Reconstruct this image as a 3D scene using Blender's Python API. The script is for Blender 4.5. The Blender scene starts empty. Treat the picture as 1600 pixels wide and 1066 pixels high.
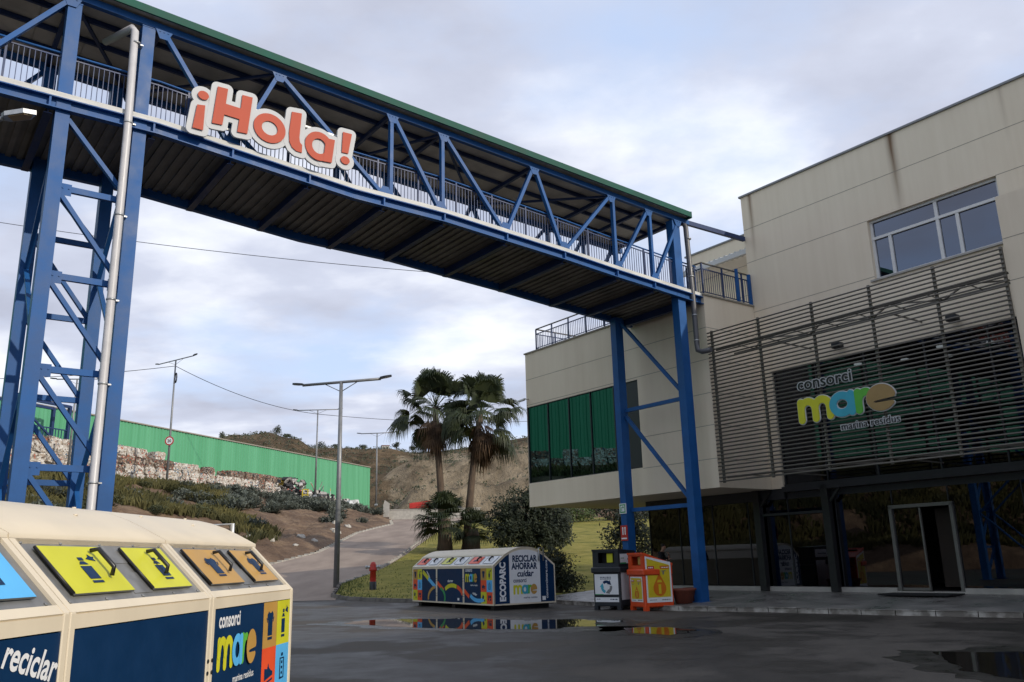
import bpy, math, random
from mathutils import Vector, Matrix, noise
random.seed(11)
sc = bpy.context.scene
COL = sc.collection
R = math.radians

# ------------------------------------------------------------------ helpers
def nz(x, y, z=0.0): return noise.noise(Vector((x, y, z)))
def fbm(x, y, z=0.0, o=4):
    s = 0; a = 1; f = 1
    for i in range(o):
        s += a*noise.noise(Vector((x*f, y*f, z*f+i*7.3))); a *= .5; f *= 2.03
    return s

class MB:
    """collects polygons, becomes ONE mesh"""
    def __init__(s): s.v=[]; s.f=[]; s.mi=[]; s.sm=[]; s.attr=None
    def add(s, vs, fs, m=0, smooth=False):
        o=len(s.v); s.v.extend([Vector(p) for p in vs])
        for q in fs: s.f.append([o+i for i in q]); s.mi.append(m); s.sm.append(smooth)
        return o
    def box(s, a, b, m=0):
        x0,y0,z0=a; x1,y1,z1=b
        if x0>x1:x0,x1=x1,x0
        if y0>y1:y0,y1=y1,y0
        if z0>z1:z0,z1=z1,z0
        s.add([(x0,y0,z0),(x1,y0,z0),(x1,y1,z0),(x0,y1,z0),(x0,y0,z1),(x1,y0,z1),(x1,y1,z1),(x0,y1,z1)],
              [(0,3,2,1),(4,5,6,7),(0,1,5,4),(1,2,6,5),(2,3,7,6),(3,0,4,7)],m)
    def bbox(s, a, b, c=.01, m=0):
        """box with chamfered edges"""
        a=Vector(a); b=Vector(b)
        lo=Vector([min(a[i],b[i]) for i in range(3)]); hi=Vector([max(a[i],b[i]) for i in range(3)])
        c=min(c, .45*min(hi-lo)); vs=[]; idx={}
        for sx in (0,1):
            for sy in (0,1):
                for sz in (0,1):
                    p=[hi[i] if q else lo[i] for i,q in enumerate((sx,sy,sz))]
                    d=[-c if q else c for q in (sx,sy,sz)]
                    for ax in range(3):
                        q=[p[i]+(0 if i==ax else d[i]) for i in range(3)]
                        idx[(sx,sy,sz,ax)]=len(vs); vs.append(q)
        fs=[]
        def order(pts):
            P=[Vector(vs[i]) for i in pts]; ce=sum(P,Vector())/len(P); n=ce-(lo+hi)/2; n.normalize()
            u=(P[0]-ce).normalized(); w=n.cross(u)
            return [pts[k] for k in sorted(range(len(pts)), key=lambda k: math.atan2((P[k]-ce).dot(w),(P[k]-ce).dot(u)))]
        for ax in range(3):
            for sd in (0,1):
                fs.append(order([idx[k] for k in idx if k[3]==ax and k[ax]==sd]))
        for ax in range(3):
            o=[i for i in range(3) if i!=ax]
            for s1 in (0,1):
                for s2 in (0,1):
                    fs.append(order([idx[k] for k in idx if k[o[0]]==s1 and k[o[1]]==s2 and k[3] in o]))
        for sx in (0,1):
            for sy in (0,1):
                for sz in (0,1): fs.append(order([idx[(sx,sy,sz,a_)] for a_ in range(3)]))
        s.add(vs,fs,m)
    def bar(s, p, q, w, h=None, up=(0,0,1), m=0):
        """rectangular bar from p to q; w across, h along 'up'"""
        p=Vector(p); q=Vector(q); h=h or w; d=(q-p).normalized(); up=Vector(up)
        if abs(d.dot(up))>.98: up=Vector((0,1,0)) if abs(d.y)<.9 else Vector((1,0,0))
        x=d.cross(up).normalized(); y=x.cross(d).normalized()
        vs=[]
        for c in (p,q):
            for i,j in ((-1,-1),(1,-1),(1,1),(-1,1)): vs.append(c+x*(i*w/2)+y*(j*h/2))
        s.add(vs,[(0,3,2,1),(4,5,6,7),(0,1,5,4),(1,2,6,5),(2,3,7,6),(3,0,4,7)],m)
    def tube(s, pts, r, n=8, m=0, cap=True, smooth=True):
        pts=[Vector(p) for p in pts]; rs=r if isinstance(r,(list,tuple)) else [r]*len(pts)
        vs=[]; fs=[]; pu=None
        for i,p in enumerate(pts):
            d=(pts[min(i+1,len(pts)-1)]-pts[max(i-1,0)]).normalized()
            if pu is None: pu=d.orthogonal().normalized()
            else:
                pu=(pu-d*pu.dot(d))
                pu=pu.normalized() if pu.length>1e-5 else d.orthogonal().normalized()
            w=d.cross(pu)
            for k in range(n):
                a=2*math.pi*k/n; vs.append(p+(pu*math.cos(a)+w*math.sin(a))*rs[i])
        for i in range(len(pts)-1):
            for k in range(n): fs.append((i*n+k,i*n+(k+1)%n,(i+1)*n+(k+1)%n,(i+1)*n+k))
        s.add(vs,fs,m,smooth)
        if cap:
            o=len(s.v)-len(vs)
            s.f.append([o+k for k in range(n)][::-1]); s.mi.append(m); s.sm.append(False)
            o2=o+(len(pts)-1)*n
            s.f.append([o2+k for k in range(n)]); s.mi.append(m); s.sm.append(False)
    def prism(s, poly, fr, t, m=0, mside=None):
        """poly 2D (ccw) in frame fr=(origin,x,y); thickness t from the plane along +normal (front face at +t)"""
        o,x,y=[Vector(k) for k in fr]; n=x.cross(y).normalized(); N=len(poly)
        vs=[o+x*p[0]+y*p[1] for p in poly]+[o+x*p[0]+y*p[1]+n*t for p in poly]
        s.add(vs,[list(range(N))[::-1],list(range(N,2*N))],m)
        b=len(s.v)-2*N
        for i in range(N):
            s.f.append([b+i,b+(i+1)%N,b+N+(i+1)%N,b+N+i]); s.mi.append(m if mside is None else mside); s.sm.append(False)
    def flat(s, poly, fr, lay=0, m=0):
        o,x,y=[Vector(k) for k in fr]; n=x.cross(y).normalized()
        s.add([o+x*p[0]+y*p[1]+n*lay for p in poly],[list(range(len(poly)))],m)
    def rect(s, x0,y0,x1,y1, fr, lay=0, m=0): s.flat([(x0,y0),(x1,y0),(x1,y1),(x0,y1)],fr,lay,m)
    def ribbon(s, pts, w, fr, lay=0, m=0, caps=True, closed=False, t=0):
        o,x,y=[Vector(k) for k in fr]; n=x.cross(y).normalized()
        P=[Vector((p[0],p[1])) for p in pts]; L=[];Rr=[]; N=len(P)
        for i in range(N):
            a=P[(i-1)%N] if closed else P[max(i-1,0)]; b=P[(i+1)%N] if closed else P[min(i+1,N-1)]
            d=(b-a); d=d.normalized() if d.length>1e-9 else Vector((1,0)); k=Vector((-d.y,d.x))*w/2
            L.append(P[i]+k); Rr.append(P[i]-k)
        def cap(c,d):
            k0=math.atan2(d.y,d.x); return [c+Vector((math.cos(k0+a),math.sin(k0+a)))*w/2 for a in [R(-90+180*j/10) for j in range(1,10)]]
        if closed:
            vs=[o+x*p.x+y*p.y+n*(lay+t) for p in L+Rr]
            fs=[(N+i,N+(i+1)%N,(i+1)%N,i) for i in range(N)]
            s.add(vs,fs,m)
            if t:
                vb=[o+x*p.x+y*p.y+n*lay for p in L+Rr]
                s.add(vs+vb,[(i,(i+1)%N,2*N+(i+1)%N,2*N+i) for i in range(N)]+[(N+(i+1)%N,N+i,3*N+i,3*N+(i+1)%N) for i in range(N)],m)
        else:
            vs=[o+x*p.x+y*p.y+n*(lay+t) for p in L+Rr]
            s.add(vs,[(N+i,N+i+1,i+1,i) for i in range(N-1)],m)
            ring=list(Rr)
            if caps:
                c1=cap(P[-1],P[-1]-P[-2]); c0=cap(P[0],P[0]-P[1])
                s.add([o+x*p.x+y*p.y+n*(lay+t) for p in [Rr[-1]]+c1+[L[-1]]],[list(range(11))],m)
                s.add([o+x*p.x+y*p.y+n*(lay+t) for p in [L[0]]+c0+[Rr[0]]],[list(range(11))],m)
                ring=list(Rr)+c1+L[::-1]+c0
            else: ring=list(Rr)+L[::-1]
            if t:
                K=len(ring); vs=[o+x*p.x+y*p.y+n*lay for p in ring]+[o+x*p.x+y*p.y+n*(lay+t) for p in ring]
                s.add(vs,[(i,(i+1)%K,K+(i+1)%K,K+i) for i in range(K)],m)
    def text(s, txt, size, fr, lay=0, m=0, bold=0, align='LEFT', shear=0, width=None, t=0, spacing=1):
        vs,fs=text_mesh(txt,size,bold,align,shear,t,spacing)
        if width:
            xs=[p[0] for p in vs]; k=width/(max(xs)-min(xs)); vs=[(p[0]*k,p[1],p[2]) for p in vs]
        o,x,y=[Vector(k) for k in fr]; n=x.cross(y).normalized()
        s.add([o+x*p[0]+y*p[1]+n*(lay+p[2]) for p in vs],fs,m)
    def lathe(s, prof, c=(0,0,0), n=20, m=0, smooth=True):
        vs=[];fs=[]; c=Vector(c)
        for r,z in prof:
            for k in range(n):
                a=2*math.pi*k/n; vs.append(c+Vector((r*math.cos(a),r*math.sin(a),z)))
        for i in range(len(prof)-1):
            for k in range(n): fs.append((i*n+k,i*n+(k+1)%n,(i+1)*n+(k+1)%n,(i+1)*n+k))
        s.add(vs,fs,m,smooth)
    def build(s, name, mats, off=None):
        me=bpy.data.meshes.new(name)
        vs=s.v if off is None else [p-off for p in s.v]
        me.from_pydata([tuple(p) for p in vs],[],s.f)
        for k in (mats if isinstance(mats,(list,tuple)) else [mats]): me.materials.append(k)
        me.polygons.foreach_set('material_index',s.mi)
        me.polygons.foreach_set('use_smooth',s.sm)
        if s.attr:
            for an,vals in s.attr.items():
                a=me.attributes.new(an,'FLOAT','POINT'); a.data.foreach_set('value',vals)
        me.update(); return me

_tc={}
def text_mesh(txt,size,bold,align,shear,t,spacing):
    key=(txt,size,bold,align,shear,t,spacing)
    if key in _tc: return _tc[key]
    cu=bpy.data.curves.new('lettering','FONT'); cu.body=txt; cu.size=size; cu.offset=bold; cu.align_x=align; cu.shear=shear
    cu.space_character=spacing; cu.extrude=t/2; cu.resolution_u=4; cu.fill_mode='BOTH' if t else 'FRONT'
    ob=bpy.data.objects.new('lettering',cu); COL.objects.link(ob)
    dg=bpy.context.evaluated_depsgraph_get(); ev=ob.evaluated_get(dg); me=ev.to_mesh()
    vs=[(v.co.x,v.co.y,v.co.z+t/2) for v in me.vertices]; fs=[list(p.vertices) for p in me.polygons]
    ev.to_mesh_clear(); bpy.data.objects.remove(ob); bpy.data.curves.remove(cu)
    _tc[key]=(vs,fs); return vs,fs

BASE={}
def tag(o,label=None,cat=None,group=None,kind=None):
    if label: o['label']=label
    if cat: o['category']=cat
    if group: o['group']=group
    if kind: o['kind']=kind
    return o
def thing(name,label,cat,base=(0,0,0),rot=0.0,world=None,group=None):
    """Empty; 'base' is its foot in the local frame that is turned by rot about the world origin, or world= gives it directly"""
    o=bpy.data.objects.new(name,None); COL.objects.link(o); o.empty_display_size=.3
    b=Vector(base)
    if world is None: o.location=Matrix.Rotation(rot,3,'Z')@b
    else: o.location=world
    o.rotation_euler=(0,0,rot); BASE[o.name]=b
    return tag(o,label,cat,group)
def part(name,mb,mats,parent,label=None):
    o=bpy.data.objects.new(name,mb.build(name,mats,BASE[parent.name])); COL.objects.link(o)
    o.parent=parent; BASE[o.name]=BASE[parent.name]
    if label: o['label']=label
    return o
def solo(name,mb,mats,label,cat,base=(0,0,0),rot=0.0,group=None,world=None):
    b=Vector(base); o=bpy.data.objects.new(name,mb.build(name,mats,b)); COL.objects.link(o)
    o.location=(Matrix.Rotation(rot,3,'Z')@b) if world is None else world; o.rotation_euler=(0,0,rot); BASE[o.name]=b
    return tag(o,label,cat,group)
def struct(name,mb,mats,kind='structure',**k):
    o=bpy.data.objects.new(name,mb.build(name,mats)); COL.objects.link(o); o['kind']=kind
    return tag(o,**k)
def copy_tree(o,parent=None):
    c=o.copy(); COL.objects.link(c)
    if parent: c.parent=parent
    for ch in [k for k in o.children]: copy_tree(ch,c)
    return c

# ------------------------------------------------------------------ materials
def newmat(name):
    m=bpy.data.materials.new(name); m.use_nodes=True; nt=m.node_tree
    return m,nt,nt.nodes['Principled BSDF']
def N(nt,t,**k):
    n=nt.nodes.new(t)
    for a,b in k.items():
        if hasattr(n,a): setattr(n,a,b)
    return n
def ramp(nt,stops):
    r=nt.nodes.new('ShaderNodeValToRGB'); e=r.color_ramp.elements
    while len(e)<len(stops): e.new(.5)
    for i,(p,c) in enumerate(stops): e[i].position=p; e[i].color=(*c,1) if len(c)==3 else c
    return r
def math_(nt,op,a,b=None,clamp=False):
    n=nt.nodes.new('ShaderNodeMath'); n.operation=op; n.use_clamp=clamp
    for i,x in enumerate((a,b)):
        if x is None: continue
        if isinstance(x,(int,float)): n.inputs[i].default_value=x
        else: nt.links.new(x,n.inputs[i])
    return n.outputs[0]
def pm(name,col,rough=.5,var=.12,scale=3.0,bump=0.0,bscale=40,metal=0.0,spec=None,stretch=(1,1,1),rvar=.1,col2=None,coat=0,lo=.35,hi=.65):
    """painted / plain surface with patchy tone, patchy gloss and fine relief"""
    m,nt,b=newmat(name); L=nt.links
    tc=N(nt,'ShaderNodeTexCoord'); mp=N(nt,'ShaderNodeMapping'); mp.inputs['Scale'].default_value=stretch
    L.new(tc.outputs['Object'],mp.inputs['Vector'])
    n=N(nt,'ShaderNodeTexNoise'); n.inputs['Scale'].default_value=scale; n.inputs['Detail'].default_value=6; n.inputs['Roughness'].default_value=.6
    L.new(mp.outputs['Vector'],n.inputs['Vector'])
    c2=col2 or tuple(min(1,c*(1+var)) for c in col); c1=col if col2 else tuple(c*(1-var) for c in col)
    r=ramp(nt,[(lo,c1),(hi,c2)]); L.new(n.outputs['Fac'],r.inputs['Fac']); L.new(r.outputs['Color'],b.inputs['Base Color'])
    rr=N(nt,'ShaderNodeMapRange'); rr.inputs['From Min'].default_value=.3; rr.inputs['From Max'].default_value=.7
    rr.inputs['To Min'].default_value=max(.02,rough-rvar); rr.inputs['To Max'].default_value=min(1,rough+rvar)
    L.new(n.outputs['Fac'],rr.inputs['Value']); L.new(rr.outputs['Result'],b.inputs['Roughness'])
    b.inputs['Metallic'].default_value=metal
    if spec is not None: b.inputs['Specular IOR Level'].default_value=spec
    if coat: b.inputs['Coat Weight'].default_value=coat; b.inputs['Coat Roughness'].default_value=.08
    if bump:
        n2=N(nt,'ShaderNodeTexNoise'); n2.inputs['Scale'].default_value=bscale; n2.inputs['Detail'].default_value=4
        L.new(mp.outputs['Vector'],n2.inputs['Vector'])
        bp=N(nt,'ShaderNodeBump'); bp.inputs['Strength'].default_value=bump; bp.inputs['Distance'].default_value=.02
        L.new(n2.outputs['Fac'],bp.inputs['Height']); L.new(bp.outputs['Normal'],b.inputs['Normal'])
    return m

M={}
M['blue']=pm('blue paint',(.011,.080,.25),.5,.14,1.6,.05,60,rvar=.1,spec=.28)
M['bluedark']=pm('dark blue paint',(.008,.028,.10),.5,.15,2)
M['galv']=pm('galvanised steel',(.42,.43,.43),.42,.15,6,metal=.6,rvar=.12)
M['white_edge']=pm('off white edge',(.52,.52,.49),.6,.18,2.5,.1,30,stretch=(3,.6,3))
M['pvc']=pm('pipe grey white',(.50,.49,.49),.4,.06,4)
M['pvcdark']=pm('pipe grey',(.085,.085,.09),.4,.1,4)
M['roofgreen']=pm('green roof edge',(.020,.085,.062),.6,.2,1.2,.05,30,spec=.15)
M['roofunder']=pm('roof underside',(.48,.45,.40),.6,.22,.9,.1,20)
M['decking']=pm('deck underside steel',(.18,.165,.145),.55,.3,1.2,.1,20)
M['steel']=pm('grey steel',(.19,.195,.20),.45,.12,4,metal=.3)
M['darksteel']=pm('dark steel',(.018,.02,.023),.5,.15,4)
M['bronze']=pm('bronze bars',(.135,.124,.104),.45,.12,5,metal=.2)
M['alu']=pm('white frame',(.62,.62,.60),.4,.05,4)
M['dooralu']=pm('aluminium',(.15,.145,.135),.45,.08,6,metal=.3)
M['black']=pm('black plastic',(.012,.012,.013),.4,.2,8)
M['rubber']=pm('dark mat',(.008,.008,.009),.9,.2,20,.3,80)
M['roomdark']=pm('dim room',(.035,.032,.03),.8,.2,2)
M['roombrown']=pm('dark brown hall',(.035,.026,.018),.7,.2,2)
M['plinth']=pm('plinth',(.36,.345,.31),.7,.12,3,.1,30)
M['joint']=pm('panel joint',(.27,.245,.20),.9,.1,3)
M['cream']=pm('cream paint',(.64,.56,.425),.45,.07,1.6,.03,40,stretch=(1,1,.35),lo=.25,hi=.6)
M['lidgrey']=pm('steel sheet',(.23,.23,.225),.38,.2,5,.05,50,metal=.35)
M['navy']=pm('navy sticker',(.003,.026,.080),.45,.08,3,spec=.25)
M['white']=pm('white sticker',(.72,.73,.74),.4,.04,3)
M['lime']=pm('lime sticker',(.58,.57,.025),.38,.05,3)
M['ochre']=pm('ochre sticker',(.47,.27,.065),.4,.06,3)
M['redor']=pm('orange red sticker',(.75,.085,.025),.38,.06,3)
M['sky']=pm('light blue sticker',(.10,.44,.80),.38,.05,3)
M['green']=pm('green sticker',(.03,.28,.09),.38,.06,3)
M['grass green letter']=pm('bright green letter',(.11,.42,.05),.38,.06,3)
M['teal letter']=pm('teal letter',(.02,.20,.12),.4,.06,3)
M['tealblue']=pm('cyan blue letter',(.05,.36,.48),.38,.06,3)
M['brownlet']=pm('tan letter',(.33,.215,.085),.4,.06,3)
M['coral']=pm('coral letter',(.47,.115,.075),.8,.04,2,spec=.12)
M['signwhite']=pm('sign board white',(.52,.53,.53),.7,.04,1.2,spec=.2)
M['orange']=pm('orange plastic',(.62,.065,.012),.4,.1,4)
M['anth']=pm('anthracite plastic',(.017,.02,.026),.42,.15,4)
M['yellowst']=pm('yellow sticker',(.60,.46,.02),.4,.06,4)
M['orangest']=pm('drop orange',(.55,.15,.008),.4,.06,4)
M['red']=pm('red paint',(.42,.022,.014),.45,.15,5)
M['terracotta']=pm('terracotta',(.15,.038,.02),.8,.15,8,.2,30)
M['skin']=pm('skin',(.36,.19,.125),.5,.08,10)
M['cloth']=pm('black clothes',(.008,.009,.012),.85,.2,12,.3,60)
M['hair']=pm('dark hair',(.012,.008,.006),.6,.2,20)
M['wood']=pm('bark',(.09,.062,.042),.9,.3,6,.6,18,stretch=(1,1,.3))
M['concrete']=pm('concrete',(.38,.36,.32),.85,.15,3,.3,30)
M['kerbmat']=pm('kerb',(.15,.135,.115),.75,.3,2.2,.25,20,col2=(.42,.40,.36),lo=.45,hi=.62)
M['kerbdark']=pm('lawn kerb',(.16,.145,.13),.8,.3,2,.25,20)
M['lamp_on']=None
def emis(name,col,st):
    m,nt,b=newmat(name); b.inputs['Emission Color'].default_value=(*col,1); b.inputs['Emission Strength'].default_value=st; return m
M['lamp_on']=emis('lit lamp',(1,.95,.8),3.0)

def glassmat(name,ior,tint,refl=(1,1,1),warp=0.0):
    m,nt,b=newmat(name); L=nt.links; nt.nodes.remove(b); out=nt.nodes['Material Output']
    fr=N(nt,'ShaderNodeFresnel'); fr.inputs['IOR'].default_value=ior
    t=N(nt,'ShaderNodeBsdfTransparent'); t.inputs['Color'].default_value=(*tint,1)
    g=N(nt,'ShaderNodeBsdfGlossy'); g.inputs['Roughness'].default_value=.004; g.inputs['Color'].default_value=(*refl,1)
    if warp:
        tc=N(nt,'ShaderNodeTexCoord'); n=N(nt,'ShaderNodeTexNoise'); n.inputs['Scale'].default_value=.7; n.inputs['Detail'].default_value=1
        L.new(tc.outputs['Object'],n.inputs['Vector']); bp=N(nt,'ShaderNodeBump'); bp.inputs['Strength'].default_value=warp; bp.inputs['Distance'].default_value=.02
        L.new(n.outputs['Fac'],bp.inputs['Height']); L.new(bp.outputs['Normal'],g.inputs['Normal']); L.new(bp.outputs['Normal'],fr.inputs['Normal'])
    mx=N(nt,'ShaderNodeMixShader'); L.new(fr.outputs['Fac'],mx.inputs['Fac']); L.new(t.outputs[0],mx.inputs[1]); L.new(g.outputs[0],mx.inputs[2])
    L.new(mx.outputs[0],out.inputs['Surface']); return m
M['glass_low']=glassmat('lobby glass',1.75,(.16,.17,.18),(.85,.88,.95),.05)
M['glass_up']=glassmat('upper glass',1.6,(.22,.24,.27),(.75,.82,1),.05)
M['glass_wing']=glassmat('solar glass',2.9,(.03,.035,.04),(.20,.40,.47),.03)
M['glass_win']=glassmat('window glass',2.4,(.05,.055,.065),(.78,.85,1),.1)

# beige facade with rust runs below the coping
def facade_mat():
    m,nt,b=newmat('beige panels'); L=nt.links
    tc=N(nt,'ShaderNodeTexCoord'); n=N(nt,'ShaderNodeTexNoise'); n.inputs['Scale'].default_value=.55; n.inputs['Detail'].default_value=7; n.inputs['Roughness'].default_value=.62
    mp=N(nt,'ShaderNodeMapping'); mp.inputs['Scale'].default_value=(1,1,.35); L.new(tc.outputs['Object'],mp.inputs['Vector']); L.new(mp.outputs['Vector'],n.inputs['Vector'])
    r=ramp(nt,[(.3,(.68,.585,.445)),(.72,(.76,.67,.52))]); L.new(n.outputs['Fac'],r.inputs['Fac'])
    # fine vertical rain streaks
    n3=N(nt,'ShaderNodeTexNoise'); n3.inputs['Scale'].default_value=1; n3.inputs['Detail'].default_value=5
    mp3=N(nt,'ShaderNodeMapping'); mp3.inputs['Scale'].default_value=(5,5,.16); L.new(tc.outputs['Object'],mp3.inputs['Vector']); L.new(mp3.outputs['Vector'],n3.inputs['Vector'])
    r3=ramp(nt,[(.35,(.97,.965,.955)),(.6,(1,1,1))]); L.new(n3.outputs['Fac'],r3.inputs['Fac'])
    mx=N(nt,'ShaderNodeMix',data_type='RGBA',blend_type='MULTIPLY'); mx.inputs['Factor'].default_value=1
    L.new(r.outputs['Color'],mx.inputs['A']); L.new(r3.outputs['Color'],mx.inputs['B'])
    at=N(nt,'ShaderNodeAttribute',attribute_name='stain'); 
    sp=N(nt,'ShaderNodeSeparateXYZ'); L.new(tc.outputs['Object'],sp.inputs['Vector'])
    fac=None
    for x0,w,zl,zt,k in STAINS:
        wob=math_(nt,'MULTIPLY',math_(nt,'SUBTRACT',n.outputs['Fac'],.5),.25)
        dx=math_(nt,'ABSOLUTE',math_(nt,'ADD',math_(nt,'SUBTRACT',sp.outputs['X'],x0),wob))
        a=math_(nt,'SUBTRACT',1.0,math_(nt,'DIVIDE',dx,w),True)
        zf=math_(nt,'DIVIDE',math_(nt,'SUBTRACT',sp.outputs['Z'],zl),zt-zl,True)
        q=math_(nt,'MULTIPLY',math_(nt,'MULTIPLY',math_(nt,'POWER',a,1.5),zf),k)
        fac=q if fac is None else math_(nt,'MAXIMUM',fac,q)
    mx2=N(nt,'ShaderNodeMix',data_type='RGBA'); L.new(fac,mx2.inputs['Factor']); L.new(mx.outputs['Result'],mx2.inputs['A']); mx2.inputs['B'].default_value=(.17,.10,.05,1)
    L.new(mx2.outputs['Result'],b.inputs['Base Color']); b.inputs['Roughness'].default_value=.75
    n2=N(nt,'ShaderNodeTexNoise'); n2.inputs['Scale'].default_value=60; L.new(tc.outputs['Object'],n2.inputs['Vector'])
    bp=N(nt,'ShaderNodeBump'); bp.inputs['Strength'].default_value=.15; bp.inputs['Distance'].default_value=.01; L.new(n2.outputs['Fac'],bp.inputs['Height']); L.new(bp.outputs['Normal'],b.inputs['Normal'])
    return m

# corrugated green cladding (tone differs a little from sheet to sheet)
def clad_mat(name,c1,c2):
    m,nt,b=newmat(name); L=nt.links
    tc=N(nt,'ShaderNodeTexCoord'); mp=N(nt,'ShaderNodeMapping'); mp.inputs['Scale'].default_value=(.9,.9,.03); L.new(tc.outputs['Object'],mp.inputs['Vector'])
    n=N(nt,'ShaderNodeTexNoise'); n.inputs['Scale'].default_value=1; n.inputs['Detail'].default_value=3; L.new(mp.outputs['Vector'],n.inputs['Vector'])
    r=ramp(nt,[(.35,c1),(.65,c2)]); L.new(n.outputs['Fac'],r.inputs['Fac']); L.new(r.outputs['Color'],b.inputs['Base Color']); b.inputs['Roughness'].default_value=.5
    return m
M['clad']=clad_mat('green cladding',(.075,.30,.145),(.105,.36,.19))
M['clad2']=clad_mat('deep green cladding',(.03,.25,.12),(.04,.30,.15))

def asphalt_mat():
    m,nt,b=newmat('wet asphalt'); L=nt.links
    tc=N(nt,'ShaderNodeTexCoord')
    def noi(s,d,r=.6,st=(1,1,1)):
        mp=N(nt,'ShaderNodeMapping'); mp.inputs['Scale'].default_value=st; L.new(tc.outputs['Object'],mp.inputs['Vector'])
        n=N(nt,'ShaderNodeTexNoise'); n.inputs['Scale'].default_value=s; n.inputs['Detail'].default_value=d; n.inputs['Roughness'].default_value=r; L.new(mp.outputs['Vector'],n.inputs['Vector']); return n.outputs['Fac']
    big=noi(.22,7,.62); gr=noi(55,3,.7); mid=noi(1.3,6,.65)
    wet=ramp(nt,[(.49,(0,0,0)),(.56,(1,1,1))]); L.new(big,wet.inputs['Fac'])
    base=ramp(nt,[(.3,(.028,.0245,.0205)),(.7,(.056,.049,.042))]); L.new(mid,base.inputs['Fac'])
    dry=ramp(nt,[(.3,(.066,.058,.049)),(.7,(.10,.088,.075))]); L.new(mid,dry.inputs['Fac'])
    mx=N(nt,'ShaderNodeMix',data_type='RGBA'); L.new(wet.outputs['Color'],mx.inputs['Factor']); L.new(base.outputs['Color'],mx.inputs['A']); L.new(dry.outputs['Color'],mx.inputs['B'])
    g=ramp(nt,[(.3,(.62,.62,.62)),(.72,(1.3,1.3,1.3))]); L.new(gr,g.inputs['Fac'])
    mm=N(nt,'ShaderNodeMix',data_type='RGBA',blend_type='MULTIPLY'); mm.inputs['Factor'].default_value=1; L.new(mx.outputs['Result'],mm.inputs['A']); L.new(g.outputs['Color'],mm.inputs['B'])
    mpv=N(nt,'ShaderNodeMapping'); L.new(tc.outputs['Object'],mpv.inputs['Vector']); nw=N(nt,'ShaderNodeTexNoise'); nw.inputs['Scale'].default_value=1.1; nw.inputs['Detail'].default_value=5; L.new(tc.outputs['Object'],nw.inputs['Vector'])
    wv=N(nt,'ShaderNodeMix',data_type='VECTOR'); wv.inputs['Factor'].default_value=.30; L.new(mpv.outputs['Vector'],wv.inputs['A']); L.new(nw.outputs['Color'],wv.inputs['B'])
    vo=N(nt,'ShaderNodeTexVoronoi'); vo.feature='DISTANCE_TO_EDGE'; vo.inputs['Scale'].default_value=.42; L.new(wv.outputs['Result'],vo.inputs['Vector'])
    ck=ramp(nt,[(.0,(1,1,1)),(.008,(0,0,0))]); L.new(vo.outputs['Distance'],ck.inputs['Fac']); cm=ramp(nt,[(.52,(0,0,0)),(.60,(1,1,1))]); L.new(noi(.17,3,.5,(1.3,1,1)),cm.inputs['Fac'])
    cf=math_(nt,'MULTIPLY',math_(nt,'MULTIPLY',ck.outputs['Color'],cm.outputs['Color']),.75)
    sp2=noi(190,2,.6); stn=ramp(nt,[(.66,(0,0,0)),(.74,(1,1,1))]); L.new(sp2,stn.inputs['Fac'])
    m3=N(nt,'ShaderNodeMix',data_type='RGBA'); L.new(math_(nt,'MULTIPLY',stn.outputs['Color'],.6),m3.inputs['Factor']); L.new(mm.outputs['Result'],m3.inputs['A']); m3.inputs['B'].default_value=(.20,.185,.165,1)
    m4=N(nt,'ShaderNodeMix',data_type='RGBA'); L.new(cf,m4.inputs['Factor']); L.new(m3.outputs['Result'],m4.inputs['A']); m4.inputs['B'].default_value=(.012,.011,.010,1)
    L.new(m4.outputs['Result'],b.inputs['Base Color'])
    rg=N(nt,'ShaderNodeMapRange'); L.new(wet.outputs['Color'],rg.inputs['Value']); rg.inputs['To Min'].default_value=.5; rg.inputs['To Max'].default_value=.85
    rm=math_(nt,'ADD',rg.outputs['Result'],math_(nt,'MULTIPLY',math_(nt,'SUBTRACT',mid,.5),.5),True); L.new(rm,b.inputs['Roughness'])
    b.inputs['Specular IOR Level'].default_value=.22
    bp=N(nt,'ShaderNodeBump'); bp.inputs['Strength'].default_value=.5; bp.inputs['Distance'].default_value=.006; L.new(gr,bp.inputs['Height']); L.new(bp.outputs['Normal'],b.inputs['Normal'])
    return m
M['asphalt']=asphalt_mat()
M['road']=pm('ramp asphalt',(.19,.145,.115),.85,.2,.5,.3,60,col2=(.30,.24,.195),stretch=(1,.35,1),spec=.25)
def water_mat():
    m,nt,b=newmat('puddle water'); b.inputs['Base Color'].default_value=(.02,.018,.015,1); b.inputs['Roughness'].default_value=.015; b.inputs['IOR'].default_value=1.6
    L=nt.links; tc=N(nt,'ShaderNodeTexCoord'); n=N(nt,'ShaderNodeTexNoise'); n.inputs['Scale'].default_value=3; L.new(tc.outputs['Object'],n.inputs['Vector'])
    bp=N(nt,'ShaderNodeBump'); bp.inputs['Strength'].default_value=.03; bp.inputs['Distance'].default_value=.01; L.new(n.outputs['Fac'],bp.inputs['Height']); L.new(bp.outputs['Normal'],b.inputs['Normal'])
    return m
M['water']=water_mat()
M['damp']=pm('damp rim',(.026,.023,.019),.36,.3,2.5,.35,55,rvar=.18,spec=.3)
M['paving']=pm('wet paving',(.11,.105,.10),.38,.25,.9,.1,40,col2=(.20,.19,.175),rvar=.2)
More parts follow.
